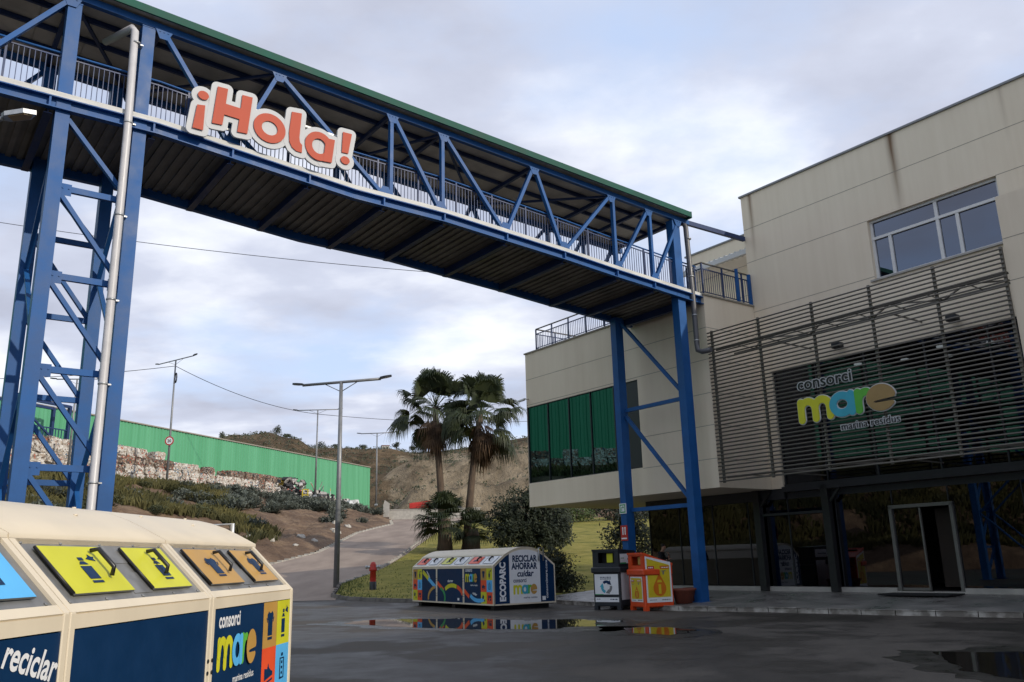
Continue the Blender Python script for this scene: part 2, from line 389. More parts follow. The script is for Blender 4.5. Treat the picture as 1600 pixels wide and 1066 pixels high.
def ground_mat(name,stops,scale,bump=.6,bs=9,rough=.95,dist=.15,stretch=(1,1,1)):
    m,nt,b=newmat(name); L=nt.links; tc=N(nt,'ShaderNodeTexCoord')
    mp=N(nt,'ShaderNodeMapping'); mp.inputs['Scale'].default_value=stretch; L.new(tc.outputs['Object'],mp.inputs['Vector'])
    n=N(nt,'ShaderNodeTexNoise'); n.inputs['Scale'].default_value=scale; n.inputs['Detail'].default_value=9; n.inputs['Roughness'].default_value=.68; L.new(mp.outputs['Vector'],n.inputs['Vector'])
    r=ramp(nt,stops); L.new(n.outputs['Fac'],r.inputs['Fac']); L.new(r.outputs['Color'],b.inputs['Base Color']); b.inputs['Roughness'].default_value=rough; b.inputs['Specular IOR Level'].default_value=.2
    n2=N(nt,'ShaderNodeTexNoise'); n2.inputs['Scale'].default_value=bs; n2.inputs['Detail'].default_value=5; L.new(mp.outputs['Vector'],n2.inputs['Vector'])
    bp=N(nt,'ShaderNodeBump'); bp.inputs['Strength'].default_value=bump; bp.inputs['Distance'].default_value=dist; L.new(n2.outputs['Fac'],bp.inputs['Height']); L.new(bp.outputs['Normal'],b.inputs['Normal'])
    return m
M['lawn']=ground_mat('lawn',[(.3,(.075,.085,.014)),(.5,(.19,.17,.034)),(.7,(.27,.22,.06))],.8,.7,14,dist=.05)
M['earth']=ground_mat('bank earth',[(.3,(.07,.045,.03)),(.5,(.13,.085,.055)),(.72,(.24,.165,.10))],.55,.8,3,dist=.25)
M['terrace']=ground_mat('yard ground',[(.3,(.12,.10,.08)),(.7,(.22,.19,.15))],.4)
M['dirt']=ground_mat('ground',[(.3,(.09,.075,.045)),(.55,(.15,.12,.07)),(.75,(.2,.16,.1))],.15)
def hill_mat():
    m,nt,b=newmat('dry hill'); L=nt.links; tc=N(nt,'ShaderNodeTexCoord')
    def noi(s,d,r=.65,st=(1,1,1)):
        mp=N(nt,'ShaderNodeMapping'); mp.inputs['Scale'].default_value=st; L.new(tc.outputs['Object'],mp.inputs['Vector'])
        n=N(nt,'ShaderNodeTexNoise'); n.inputs['Scale'].default_value=s; n.inputs['Detail'].default_value=d; n.inputs['Roughness'].default_value=r; L.new(mp.outputs['Vector'],n.inputs['Vector']); return n.outputs['Fac']
    a=noi(.09,9); r1=ramp(nt,[(.32,(.05,.038,.024)),(.48,(.11,.08,.048)),(.66,(.20,.145,.088))]); L.new(a,r1.inputs['Fac'])
    c=noi(.12,9,.7,(1,1,.55)); r2=ramp(nt,[(.3,(.085,.065,.045)),(.46,(.20,.16,.108)),(.6,(.31,.25,.17)),(.75,(.42,.35,.25))]); L.new(c,r2.inputs['Fac'])
    at=N(nt,'ShaderNodeAttribute',attribute_name='rock')
    f=math_(nt,'ADD',at.outputs['Fac'],math_(nt,'MULTIPLY',math_(nt,'SUBTRACT',c,.5),1.2)); rf=ramp(nt,[(.4,(0,0,0)),(.6,(1,1,1))]); L.new(f,rf.inputs['Fac'])
    mx=N(nt,'ShaderNodeMix',data_type='RGBA'); L.new(rf.outputs['Color'],mx.inputs['Factor']); L.new(r1.outputs['Color'],mx.inputs['A']); L.new(r2.outputs['Color'],mx.inputs['B'])
    L.new(mx.outputs['Result'],b.inputs['Base Color']); b.inputs['Roughness'].default_value=1; b.inputs['Specular IOR Level'].default_value=.1
    bp=N(nt,'ShaderNodeBump'); bp.inputs['Strength'].default_value=1; bp.inputs['Distance'].default_value=2.5; L.new(noi(.35,7,.7,(1,1,.5)),bp.inputs['Height']); L.new(bp.outputs['Normal'],b.inputs['Normal'])
    return m
M['hill']=hill_mat()
def leaf_mat(name,c1,c2,scale=.8,trans=.25,rough=.55):
    m,nt,b=newmat(name); L=nt.links; ge=N(nt,'ShaderNodeTexCoord'); n=N(nt,'ShaderNodeTexNoise'); n.inputs['Scale'].default_value=scale; n.inputs['Detail'].default_value=5
    L.new(ge.outputs['Object'],n.inputs['Vector']); r=ramp(nt,[(.33,c1),(.67,c2)]); L.new(n.outputs['Fac'],r.inputs['Fac']); L.new(r.outputs['Color'],b.inputs['Base Color']); b.inputs['Roughness'].default_value=rough
    t=N(nt,'ShaderNodeBsdfTranslucent'); L.new(r.outputs['Color'],t.inputs['Color']); mx=N(nt,'ShaderNodeMixShader'); mx.inputs['Fac'].default_value=trans
    L.new(b.outputs[0],mx.inputs[1]); L.new(t.outputs[0],mx.inputs[2]); L.new(mx.outputs[0],nt.nodes['Material Output'].inputs['Surface']); return m
M['palmleaf']=leaf_mat('palm leaf',(.014,.026,.009),(.050,.062,.020),1.0,.22,.6)
M['palmdead']=leaf_mat('dead palm leaf',(.05,.028,.014),(.16,.092,.046),1.5,.15,.8)
M['bush']=leaf_mat('dark bush leaf',(.008,.015,.006),(.021,.031,.010),1.2,.12,.7)
M['bush2']=leaf_mat('light bush leaf',(.03,.055,.012),(.09,.12,.03),1.2,.25)
M['grassy']=leaf_mat('bank grass',(.040,.046,.018),(.17,.15,.05),.22,.2,.8)
M['scrub']=leaf_mat('grey scrub',(.05,.062,.05),(.15,.165,.13),.6,.15,.75)
M['olive']=leaf_mat('olive shrub',(.026,.034,.012),(.085,.09,.03),.8,.2,.75)
M['pine']=leaf_mat('far tree leaf',(.018,.026,.010),(.045,.055,.02),.5,.1)

def bale_mat(name,cols,scale):
    m,nt,b=newmat(name); L=nt.links; tc=N(nt,'ShaderNodeTexCoord'); oi=N(nt,'ShaderNodeObjectInfo')
    va=N(nt,'ShaderNodeVectorMath'); va.operation='ADD'; L.new(tc.outputs['Object'],va.inputs[0])
    vm=N(nt,'ShaderNodeVectorMath'); vm.operation='SCALE'; L.new(oi.outputs['Location'],vm.inputs[0]); vm.inputs['Scale'].default_value=.73; L.new(vm.outputs[0],va.inputs[1])
    nn=N(nt,'ShaderNodeTexNoise'); nn.inputs['Scale'].default_value=5; L.new(va.outputs[0],nn.inputs['Vector'])
    wr=N(nt,'ShaderNodeMix',data_type='VECTOR'); wr.inputs['Factor'].default_value=.12; L.new(va.outputs[0],wr.inputs['A']); L.new(nn.outputs['Color'],wr.inputs['B'])
    v=N(nt,'ShaderNodeTexVoronoi'); v.inputs['Scale'].default_value=scale; L.new(wr.outputs['Result'],v.inputs['Vector'])
    r=ramp(nt,cols); r.color_ramp.interpolation='CONSTANT'; sx=N(nt,'ShaderNodeSeparateColor'); L.new(v.outputs['Color'],sx.inputs[0]); L.new(sx.outputs[0],r.inputs['Fac'])
    L.new(r.outputs['Color'],b.inputs['Base Color']); b.inputs['Roughness'].default_value=.7
    bp=N(nt,'ShaderNodeBump'); bp.inputs['Strength'].default_value=.8; bp.inputs['Distance'].default_value=.08; L.new(v.outputs['Distance'],bp.inputs['Height']); L.new(bp.outputs['Normal'],b.inputs['Normal'])
    return m
M['bale_w']=bale_mat('pale bale',[(0,(.46,.42,.36)),(.28,(.28,.24,.20)),(.42,(.60,.57,.52)),(.62,(.16,.12,.09)),(.72,(.36,.29,.22)),(.84,(.10,.16,.22)),(.88,(.40,.14,.09)),(.93,(.55,.52,.46))],7)
M['bale_b']=bale_mat('brown bale',[(0,(.14,.095,.065)),(.3,(.07,.05,.04)),(.5,(.24,.18,.13)),(.68,(.42,.38,.32)),(.8,(.04,.04,.045)),(.9,(.3,.09,.05))],7)
M['junk']=bale_mat('mixed junk',[(0,(.42,.40,.37)),(.2,(.02,.02,.024)),(.5,(.2,.18,.16)),(.62,(.55,.53,.49)),(.74,(.03,.04,.05)),(.88,(.32,.05,.035)),(.91,(.42,.30,.04)),(.94,(.3,.28,.26))],1.1)

# ------------------------------------------------------------------ frames
AF=R(-36.897); Ux,Uy=math.sin(AF),math.cos(AF)
BR=math.atan2(-Uy,-Ux)          # facade frame: local x runs to the right along the facade (x=-u), y goes into the building
def W2(u,b): return (Ux*u+math.cos(AF)*b, Uy*u-math.sin(AF)*b)
def softp(t,k=3.0): return k*math.log(1+math.exp(min(40,t/k)))
def zt(x,y):
    """ground level: flat forecourt, rising beyond it, flattening again far off"""
    return .11*(softp(y-40.5,1.6)-softp(y-108,6.0))

# ------------------------------------------------------------------ ground, road, lawn, pavement
def grid(mb,P,nx,ny,m=0,smooth=True):
    vs=[P(i/nx,j/ny) for j in range(ny+1) for i in range(nx+1)]
    fs=[(j*(nx+1)+i,j*(nx+1)+i+1,(j+1)*(nx+1)+i+1,(j+1)*(nx+1)+i) for j in range(ny) for i in range(nx)]
    mb.add(vs,fs,m,smooth)
def pl(pts,t):
    """point at t on a polyline given with equal steps"""
    n=len(pts)-1; k=min(int(t*n),n-1); f=t*n-k; a=pts[k]; b=pts[k+1]
    return [a[i]+(b[i]-a[i])*f for i in range(len(a))]
g=MB()
def gp(s,t):
    x=-420+940*s; y=-60+560*t
    return (x,y,zt(x,y)-.35)
grid(g,gp,120,90); struct('ground',g,M['dirt'])
g=MB(); grid(g,lambda s,t:(-46+104*s,-45+90*t,zt(-46+104*s,-45+90*t)),26,90); struct('forecourt',g,M['asphalt'])

road_l=[(-26,39.5),(-21,45.3),(-15.9,56.6),(-14.5,63.5),(-14.7,72),(-14.9,81),(-13.3,92.2),(-14.5,101),(-20,108)]
road_r=[(-8.2,39.5),(-9.3,45.3),(-8.2,50),(-7.7,58),(-7.7,67.6),(-7.4,80),(-6.3,92),(-4.5,101),(-1,112)]
g=MB()
def rp(s,t):
    a=pl(road_l,t); b=pl(road_r,t); x=a[0]+(b[0]-a[0])*s; y=a[1]+(b[1]-a[1])*s
    return (x,y,zt(x,y)+.012)
grid(g,rp,10,60); struct('road',g,M['road'])

lawn_f=[(-9.1,45.3),(-8.5,41),(-7.6,39.6),(-4.6,36.9),(-1.6,35),(1.4,33.1),(2.5,32.3),(4.9,35.8),(14,42),(26,50),(45,60)]
lawn_b=[(-8.1,49.9),(-7.5,58),(-7.4,67),(-7.1,80),(-6,92),(-4,101),(2,110),(10,112),(22,112),(34,112),(60,112)]
g=MB()
def lp(s,t):
    a=pl(lawn_f,s); b=pl(lawn_b,s); x=a[0]+(b[0]-a[0])*t; y=a[1]+(b[1]-a[1])*t
    return (x,y,zt(x,y)+.13+.05*nz(x*.2,y*.2))
grid(g,lp,70,60); struct('lawn',g,M['lawn'])
# lawn grass tufts along the near rim
g=MB()
for i in range(2600):
    s=random.uniform(0,.62); t=min(1,random.expovariate(5)); x,y,z=lp(s,t); a=random.uniform(0,6.28); h=random.uniform(.04,.11); w=random.uniform(.01,.03)
    dx,dy=math.cos(a)*w,math.sin(a)*w; lx,ly=random.uniform(-.04,.04),random.uniform(-.04,.04)
    g.add([(x-dx,y-dy,z-.01),(x+dx,y+dy,z-.01),(x+lx,y+ly,z+h)],[(0,1,2)])
struct('grass',g,M['bush2'],'stuff',label='short grass along the kerb of the lawn',cat='grass')

kerb=[(.2,33.95),(1.2,33.3),(2.02,31.4),(3.82,28.09),(4.77,26.62),(6.99,24.98),(9.5,22.5),(11.67,20.65),(16,16.9),(26,8.2)]
backl=[W2(27.6,25.4),W2(26.2,25.4),W2(24.8,25.4),W2(22,25.4),W2(19,25.4),W2(15.8,25.4),W2(12.3,25.4),W2(9.5,25.4),W2(4,25.4),W2(-8,25.4)]
g=MB()
def pp(s,t):
    a=pl(kerb,s); b=pl(backl,s); return (a[0]+(b[0]-a[0])*t,a[1]+(b[1]-a[1])*t,.125+.235*t)
grid(g,pp,40,10); struct('pavement',g,M['paving'])
def kerbrun(pts,h,w,name,mat,seg=1.0,zf=None):
    mb=MB(); acc=[]
    for i in range(len(pts)-1):
        a=Vector(pts[i]); b=Vector(pts[i+1]); n=max(1,round((b-a).length/seg))
        for k in range(n): acc.append((a+(b-a)*(k/n), a+(b-a)*((k+1)/n)))
    for a,b in acc:
        d=(b-a).normalized(); nrm=Vector((-d.y,d.x)); z0=(zt(a.x,a.y)+zt(b.x,b.y))/2
        e=d*.012; j=random.uniform(-.006,.006)
        q=[a+e,b-e,b-e+nrm*w,a+e+nrm*w]
        vs=[(p.x,p.y,z0-.2) for p in q]+[(q[0].x+nrm.x*.02,q[0].y+nrm.y*.02,z0+h+j),(q[1].x+nrm.x*.02,q[1].y+nrm.y*.02,z0+h+j),(q[2].x,q[2].y,z0+h+j),(q[3].x,q[3].y,z0+h+j)]
        mb.add(vs,[(0,1,5,4),(1,2,6,5),(2,3,7,6),(3,0,4,7),(4,5,6,7)])
    return struct(name,mb,mat)
kerbrun([(p[0],p[1]) for p in kerb],.135,.16,'kerb',M['kerbmat'])
kerbrun([(-9.35,45.6),(-8.75,41),(-7.7,39.4),(-4.7,36.7),(-1.6,34.85),(.2,33.95)],.15,.15,'lawn_kerb',M['kerbdark'])
kerbrun([(-9.3,45.6),(-8.35,49.8),(-7.85,58),(-7.85,67.6),(-7.55,80),(-6.45,92),(-4.65,101)][::1],.10,.14,'road_kerb',M['concrete'])
kerbrun([(-15.0,101),(-13.5,92.2),(-15.1,81),(-14.9,72),(-14.7,63.5),(-16.1,56.6),(-21.2,45.3),(-26,39.8)],.07,.35,'road_edge',M['concrete'])

# puddles on the asphalt
def puddle(name,pts,seed,lay=.006,mat=None,amp=.35,n=90):
    mb=MB(); c=Vector((sum(p[0] for p in pts)/len(pts),sum(p[1] for p in pts)/len(pts))); out=[]
    cl=pts+[pts[0]]
    for i in range(n):
        p=pl(cl,i/n); q=Vector((p[0],p[1])); d=(q-c); r=1+amp*fbm(q.x*.55+seed,q.y*.55,seed,4)
        out.append((c.x+d.x*r,c.y+d.y*r,lay))
    mb.add([(c.x,c.y,lay)]+out,[(0,1+i,1+(i+1)%n) for i in range(n)])
    return struct(name,mb,mat or M['water'])
for pts_,sd_ in (([(-5.6,25.8),(-4.6,27.6),(-2.1,26.7),(1.0,25.0),(3.5,23.6),(2.4,21.0),(.6,20.3),(-.8,20.2),(-2.3,21.4),(-4.2,23.2)],1.3),([(6.2,14.9),(8.8,14.8),(11,12.2),(9.5,9.4),(6.0,10.6),(5.2,12.2)],4.1),([(2.0,21.3),(3.8,21.4),(4.4,19.7),(3.3,18.2),(2.0,19.1)],7.7)):
    puddle('puddle_margin',pts_,sd_,.003,M['damp'],.45)
puddle('puddle',[(-4.7,25.6),(-4.2,26.8),(-2.1,25.9),(.8,24.2),(2.6,23.3),(1.8,21.6),(.6,21.2),(-.6,21.1),(-1.9,22.1),(-3.3,23.4)],1.3)
puddle('puddle',[(6.75,14.5),(8.4,14.0),(10,12.2),(9,10.2),(6.4,11.1),(5.8,12.2)],4.1)
puddle('puddle',[(2.35,20.9),(3.5,20.9),(3.9,19.7),(3.1,18.8),(2.4,19.4)],7.7)

# ------------------------------------------------------------------ embankment and yard on the left
foot=[(-40,-30,0),(-37,5,0),(-31,28,0),(-21.5,45.3,.3),(-16.2,56.6,1.75),(-14.9,63.5,2.55),(-15.2,81,4.45),(-13.6,92.2,5.7),(-15,103,6.7)]
topl=[(-66,-30,11.5),(-62,5,11.5),(-57,40,11.5),(-51,70,11.5),(-43.9,93.7,11.5),(-40.1,105.7,11.5),(-34.5,122.6,11.5),(-31.8,139,11.3),(-29.7,160,11)]
def bank(s,t):
    a=pl(foot,s); b=pl(topl,s); f=t
    z=a[2]+(b[2]-a[2])*(f+.06*math.sin(f*6.28*3)*(1 if s<.55 else .3))
    x=a[0]+(b[0]-a[0])*t; y=a[1]+(b[1]-a[1])*t
    w=min(1,t*8)*min(1,(1-t)*8)
    return Vector((x,y,z+w*(.55*fbm(x*.16,y*.16,2)+.2*fbm(x*.7,y*.7,5,3))))
g=MB(); grid(g,bank,150,46); struct('embankment',g,M['earth'])
g=MB()
def yard(s,t):
    b=pl(topl,s); return (b[0]-70*t,b[1]+8*t,b[2]-.02)
grid(g,yard,30,10); struct('yard',g,M['terrace'])

# grass and scrub cover of the bank
def tuft(mb,p,r,h,n,m=0,lean=.5,wid=.10):
    for k in range(n):
        a=random.uniform(0,6.28); rr=r*math.sqrt(random.random()); bx,by=p[0]+rr*math.cos(a),p[1]+rr*math.sin(a); hh=h*random.uniform(.55,1.1)
        a2=a+random.uniform(-.8,.8); l=lean*hh; tx,ty=bx+l*math.cos(a2),by+l*math.sin(a2); w=wid*random.uniform(.5,1.3); c,s_=-math.sin(a2)*w,math.cos(a2)*w
        mb.add([(bx-c,by-s_,p[2]-.1),(bx+c,by+s_,p[2]-.1),((bx+tx)/2+c,(by+ty)/2+s_,p[2]+hh*.65),(tx,ty,p[2]+hh),((bx+tx)/2-c,(by+ty)/2-s_,p[2]+hh*.65)],[(0,1,2,3,4)],m)
g=MB()
for i in range(17000):
    s=random.uniform(.05,.66); t=random.uniform(.10,.99)
    p=bank(s,t); q=.5+.5*math.sin(t*6.28*5+1.5*fbm(p.x*.08,p.y*.08,3,3)); dn=fbm(p.x*.09+3,p.y*.09,1,3)
    lim=(.16 if s>.42 else -.05)-.34*q+(.6 if s>.46 and t<.55-(.62-s)*1.5 else 0)+max(0,(s-.5))*2.2
    if dn+.30<lim: continue
    tuft(g,p,.55,random.uniform(.35,.85),7,0,.55,.11)
struct('bank_grass',g,M['grassy'],'stuff',label='rows of olive green grass covering the left embankment',cat='grass')

def leafball(mb,c,rx,ry,rz,n,size,m=0,seed=0,lump=.35):
    """leaf-sized faces spread through an uneven volume"""
    for i in range(n):
        d=Vector((random.gauss(0,1),random.gauss(0,1),random.gauss(0,1))).normalized(); k=1+lump*fbm(d.x*1.6+seed,d.y*1.6,d.z*1.6+seed,3)
        rr=k*(random.random()**.33); p=Vector((c[0]+d.x*rx*rr,c[1]+d.y*ry*rr,c[2]+d.z*rz*rr))
        u=Vector((random.gauss(0,1),random.gauss(0,1),random.gauss(0,1))).normalized(); v=u.orthogonal().normalized()*size*random.uniform(.25,.45); u=u*size*random.uniform(.6,1.2)
        mb.add([p-u*.5,p+v*.6,p+u*.5,p-v*.6],[(0,1,2,3)],m)
# countable shrubs: spiky grey ones on the bank
def spiky(seed,n=46,r=.9):
    random.seed(seed); mb=MB()
    for i in range(n):
        a=random.uniform(0,6.28); e=random.uniform(.1,1.35); L=r*random.uniform(.6,1.1); o=Vector((random.uniform(-.25,.25),random.uniform(-.25,.25),0))
        d=Vector((math.cos(a)*math.cos(e),math.sin(a)*math.cos(e),math.sin(e))); s_=Vector((-math.sin(a),math.cos(a),0))*.07
        mb.add([o-s_,o+s_,o+d*L*.6+s_*1.1,o+d*L+Vector((0,0,-.05)),o+d*L*.6-s_*1.1],[(0,1,2,3,4)])
    leafball(mb,(0,0,.35),r*.7,r*.7,.4,150,.2,0,seed)
    return mb
spk=[spiky(100+k) for k in range(4)]; spm=[m.build('shrub',[M['scrub']]) for m in spk]
random.seed(5); cnt=0
cand=[]
while len(cand)<280:
    s=random.uniform(.34,1); t=random.uniform(.12,.97); p=bank(s,t)
    if s<.62 and random.random()<.6: continue
    if t<.45 and random.random()<.85: continue
    if fbm(p.x*.12,p.y*.12,9,3)<-.18: continue
    cand.append(p)
for p in cand:
    o=bpy.data.objects.new('shrub',random.choice(spm)); COL.objects.link(o); k=random.uniform(.8,1.75); o.location=(p.x,p.y,p.z-.08); o.scale=(k*1.15,k*1.15,k); o.rotation_euler=(0,0,random.uniform(0,6.28))
    tag(o,'grey green spiky shrub growing on the earth bank beside the ramp','shrub','grey green shrubs on the embankment')

random.seed(91)
def olive(seed):
    random.seed(seed); mb=MB()
    for q in range(4): leafball(mb,(random.uniform(-.5,.5),random.uniform(-.4,.4),random.uniform(.25,.55)),.55,.5,.42,170,.16,0,seed+q,.6)
    return mb
olm=[olive(400+k).build('rounded_shrub',[M['olive']]) for k in range(3)]
random.seed(92)
for i in range(70):
    s=random.uniform(.26,.62); t=random.choice((.22,.38,.55,.72,.9))+random.uniform(-.04,.04); p=bank(s,min(.97,t))
    if s>.52 and t<.45: continue
    o=bpy.data.objects.new('rounded_shrub',random.choice(olm)); COL.objects.link(o); k=random.uniform(.8,1.6); o.location=(p.x,p.y,p.z-.08); o.scale=(k*1.2,k*1.2,k*.85); o.rotation_euler=(0,0,random.uniform(0,6.28))
    tag(o,'rounded dark olive shrub in the grass rows of the left embankment','shrub','olive shrubs on the embankment')
# stones at the foot of the bank
random.seed(8)
def rock(r,seed):
    mb=MB(); n=7; m_=5; vs=[]
    for j in range(m_+1):
        for i in range(n):
            th=math.pi*j/m_; ph=2*math.pi*i/n; d=Vector((math.sin(th)*math.cos(ph),math.sin(th)*math.sin(ph),math.cos(th)))
            k=r*(1+.5*noise.noise(d*1.7+Vector((seed,0,0)))); vs.append(Vector((d.x*k*1.2,d.y*k,d.z*k*.75)))
    mb.add(vs,[(j*n+i,j*n+(i+1)%n,(j+1)*n+(i+1)%n,(j+1)*n+i) for j in range(m_) for i in range(n)]); return mb
for i in range(16):
    s=random.uniform(.40,.75); p=bank(s,random.uniform(.03,.18)); solo('boulder',rock(random.uniform(.18,.42),i),M['concrete'],'pale boulder lying on the bare earth of the bank','rock',world=(p.x,p.y,p.z),group='pale boulders on the bank')
p=bank(.52,.80); solo('concrete_block',rock(.9,31),M['concrete'],'pale concrete footing on the bank under the lamp post with the round sign','block',world=(p.x,p.y,p.z))

# waste bales along the top of the bank
def bale_mesh(seed,w=1.5,d=1.15,h=.98):
    mb=MB(); n=6; fr=[]
    def P(x,y,z):
        v=Vector((x,y,z)); k=.09*fbm(x*2.1+seed,y*2.1,z*2.1,3); e=Vector((x/w,y/d,(z-h/2)/h)); return v+e*k*2.2
    for ax in range(3):
        for sd in (0,1):
            vs=[]
            for j in range(n+1):
                for i in range(n+1):
                    a=i/n-.5; b=j/n-.5; q=[0,0,0]; q[ax]=.5 if sd else -.5; q[(ax+1)%3]=a; q[(ax+2)%3]=b
                    for t_ in range(3): 
                        o_=[abs(q[u_]) for u_ in range(3) if u_!=t_]
                        q[t_]*=1-.10*(max(0,min(o_)-.3)/.2)
                    vs.append(P(q[0]*w,q[1]*d,q[2]*h+h/2))
            fs=[(j*(n+1)+i,j*(n+1)+i+1,(j+1)*(n+1)+i+1,(j+1)*(n+1)+i) for j in range(n) for i in range(n)]
            mb.add(vs,fs if sd else [q[::-1] for q in fs],0,True)
    return mb
balW=[bale_mesh(k).build('waste_bale',[M['bale_w']]) for k in range(4)]; balB=[bale_mesh(10+k).build('waste_bale',[M['bale_b']]) for k in range(3)]
random.seed(21)
tp=[Vector(q) for q in topl]
def along(d):
    """point on the bank's top edge at distance d from the corner at y=5"""
    k=1
    while k<len(tp)-2 and d>(tp[k+1]-tp[k]).length: d-=(tp[k+1]-tp[k]).length; k+=1
    e=(tp[k+1]-tp[k]).normalized(); return tp[k]+e*d, e
nb=0; d=30.0
while d<129 and nb<296:
    p,e=along(d); nrm=Vector((-e.y,e.x,0)); fin=max(0,(d-100)/28); hh=2 if d<64 else 4 if d<99 else 3
    for row in (0,1):
        top_=hh-(1 if random.random()<.28 else 0)
        if row==1 and d<78: top_=0
        for k in range(max(1,top_) if row==0 else top_):
            if row==1 and k<hh-2: continue
            dark=fbm(d*.09+row*3,k*1.3,4,2)>.22 or random.random()<.06
            o=bpy.data.objects.new('waste_bale',random.choice(balB if dark else balW)); COL.objects.link(o); nb+=1
            o.location=p+nrm*(1.1+row*1.25+random.uniform(-.16,.16))+Vector((0,0,-.1+k*.95)); o.rotation_euler=(random.uniform(-.07,.07),random.uniform(-.07,.07),math.atan2(e.y,e.x)+random.uniform(-.2,.2)); k_=random.uniform(.9,1.1); o.scale=(k_,1,random.uniform(.94,1.06))
            if dark: tag(o,'brown compacted waste bale among the paler bales stacked along the bank top','bale','brown waste bales on the bank')
            else: tag(o,'whitish compacted waste bale stacked in front of the green warehouse','bale','pale waste bales on the bank')
    d+=1.52+random.uniform(0,.12)
# loose junk heap beyond the bales
random.seed(33)
g=MB()
def junkpiece(mb,c,r):
    k=random.random()
    ax=Matrix.Rotation(random.uniform(0,6.28),3,'Z')@Matrix.Rotation(random.uniform(-.9,.9),3,'X')
    sx,sy,sz=(r*random.uniform(.4,1.6),r*random.uniform(.3,.8),r*random.uniform(.15,.7))
    vs=[c+ax@Vector((a*sx*random.uniform(.7,1),b*sy*random.uniform(.6,1),d_*sz*random.uniform(.6,1))) for a in (-1,1) for b in (-1,1) for d_ in (-1,1)]
    mb.add(vs,[(0,1,3,2),(4,6,7,5),(0,4,5,1),(2,3,7,6),(0,2,6,4),(1,5,7,3)])
for i in range(620):
    dd=random.uniform(122,158); p,e=along(min(dd,157)); nrm=Vector((-e.y,e.x,0)); hmax=2.9 if dd<130 else 2.3-1.1*(dd-124)/34
    a=random.random(); c=p+nrm*random.uniform(-1.2,3.0)+Vector((0,0,random.uniform(-.3,hmax)*(1-abs(a-.5)*.3)))
    junkpiece(g,c,random.uniform(.25,.7))
for i in range(26):
    dd=random.uniform(124,150); p,e=along(dd); q=p+Vector((0,0,random.uniform(.8,2.0))); g.bar(q,q+Vector((random.uniform(-1,1),random.uniform(-1,1),random.uniform(.5,1.7))),.08)
struct('junk_heap',g,M['junk'],'stuff',label='loose heap of mixed scrap and waste beyond the bales',cat='waste')

# ------------------------------------------------------------------ green warehouse
wa=R(19.0); WR=math.pi/2-wa      # local x runs away along the wall, y to the left (into the building)
w0=Vector((-47.9,115,0))
def corr(mb,x0,x1,z0,z1,y,pitch=1.0,dep=.09,m=0):
    n=int((x1-x0)/pitch); prof=[(0,0),(.42,0),(.55,dep),(.87,dep)]
    xs=[(x0+(k+a)*pitch,y+b) for k in range(n) for a,b in prof]+[(x1,y)]
    vs=[(x,yy,z0) for x,yy in xs]+[(x,yy,z1) for x,yy in xs]; K=len(xs)
    mb.add(vs,[(i,i+1,K+i+1,K+i) for i in range(K-1)],m)
t=thing('warehouse','long green corrugated warehouse on the terrace behind the waste bales','warehouse',world=(w0.x,w0.y,11.3),rot=WR)
mb=MB(); corr(mb,-34,58,0,8.95,0,.6); mb.box((-34,.3,0),(58,40,8.8)); part('wall',mb,M['clad'],t)
mb=MB(); mb.box((-34.1,-.14,8.96),(58.1,40.1,9.12)); part('roof_trim',mb,M['joint'],t)
mb=MB(); corr(mb,-170,-34.2,0,17.5,-1.0,.9); mb.box((-170,-.7,0),(-34.3,40,17.4)); part('tall_hall',mb,M['clad2'],t)
mb=MB(); mb.box((-170,-1.14,17.51),(-34.2,40,17.68)); part('roof_trim',mb,M['joint'],t)
# stair tower in front of it
t=thing('steel_staircase','dark blue steel stair and landing against the green warehouse wall','staircase',world=(w0.x+.3256*-24+1.6,w0.y+.9455*-24,11.4),rot=WR)
mb=MB()
for x in (-4,3.2):
    for y in (-3.0,-.6): mb.bar((x,y,0),(x,y,8.4),.34)
part('posts',mb,M['bluedark'],t)
mb=MB(); mb.bar((-4,-3,8.3),(3.2,-3,8.3),.3); mb.bar((-4,-3,8.0),(3.2,-3,3.2),.18); mb.bar((-4,-.6,8.3),(3.2,-.6,8.3),.3); part('bracing',mb,M['bluedark'],t)
mb=MB(); mb.box((-4,-3,3.1),(3.2,-.5,3.3)); mb.bar((3.2,-2,3.2),(-6,-2,.2),1.2,.25); part('landing',mb,M['bluedark'],t)
mb=MB()
for k in range(19): mb.bar((-4+k*.4,-3,3.3),(-4+k*.4,-3,5.6),.07)
mb.bar((-4,-3,5.6),(3.2,-3,5.6),.12); mb.bar((-4,-3,4.5),(3.2,-3,4.5),.1); part('railing',mb,M['bluedark'],t)

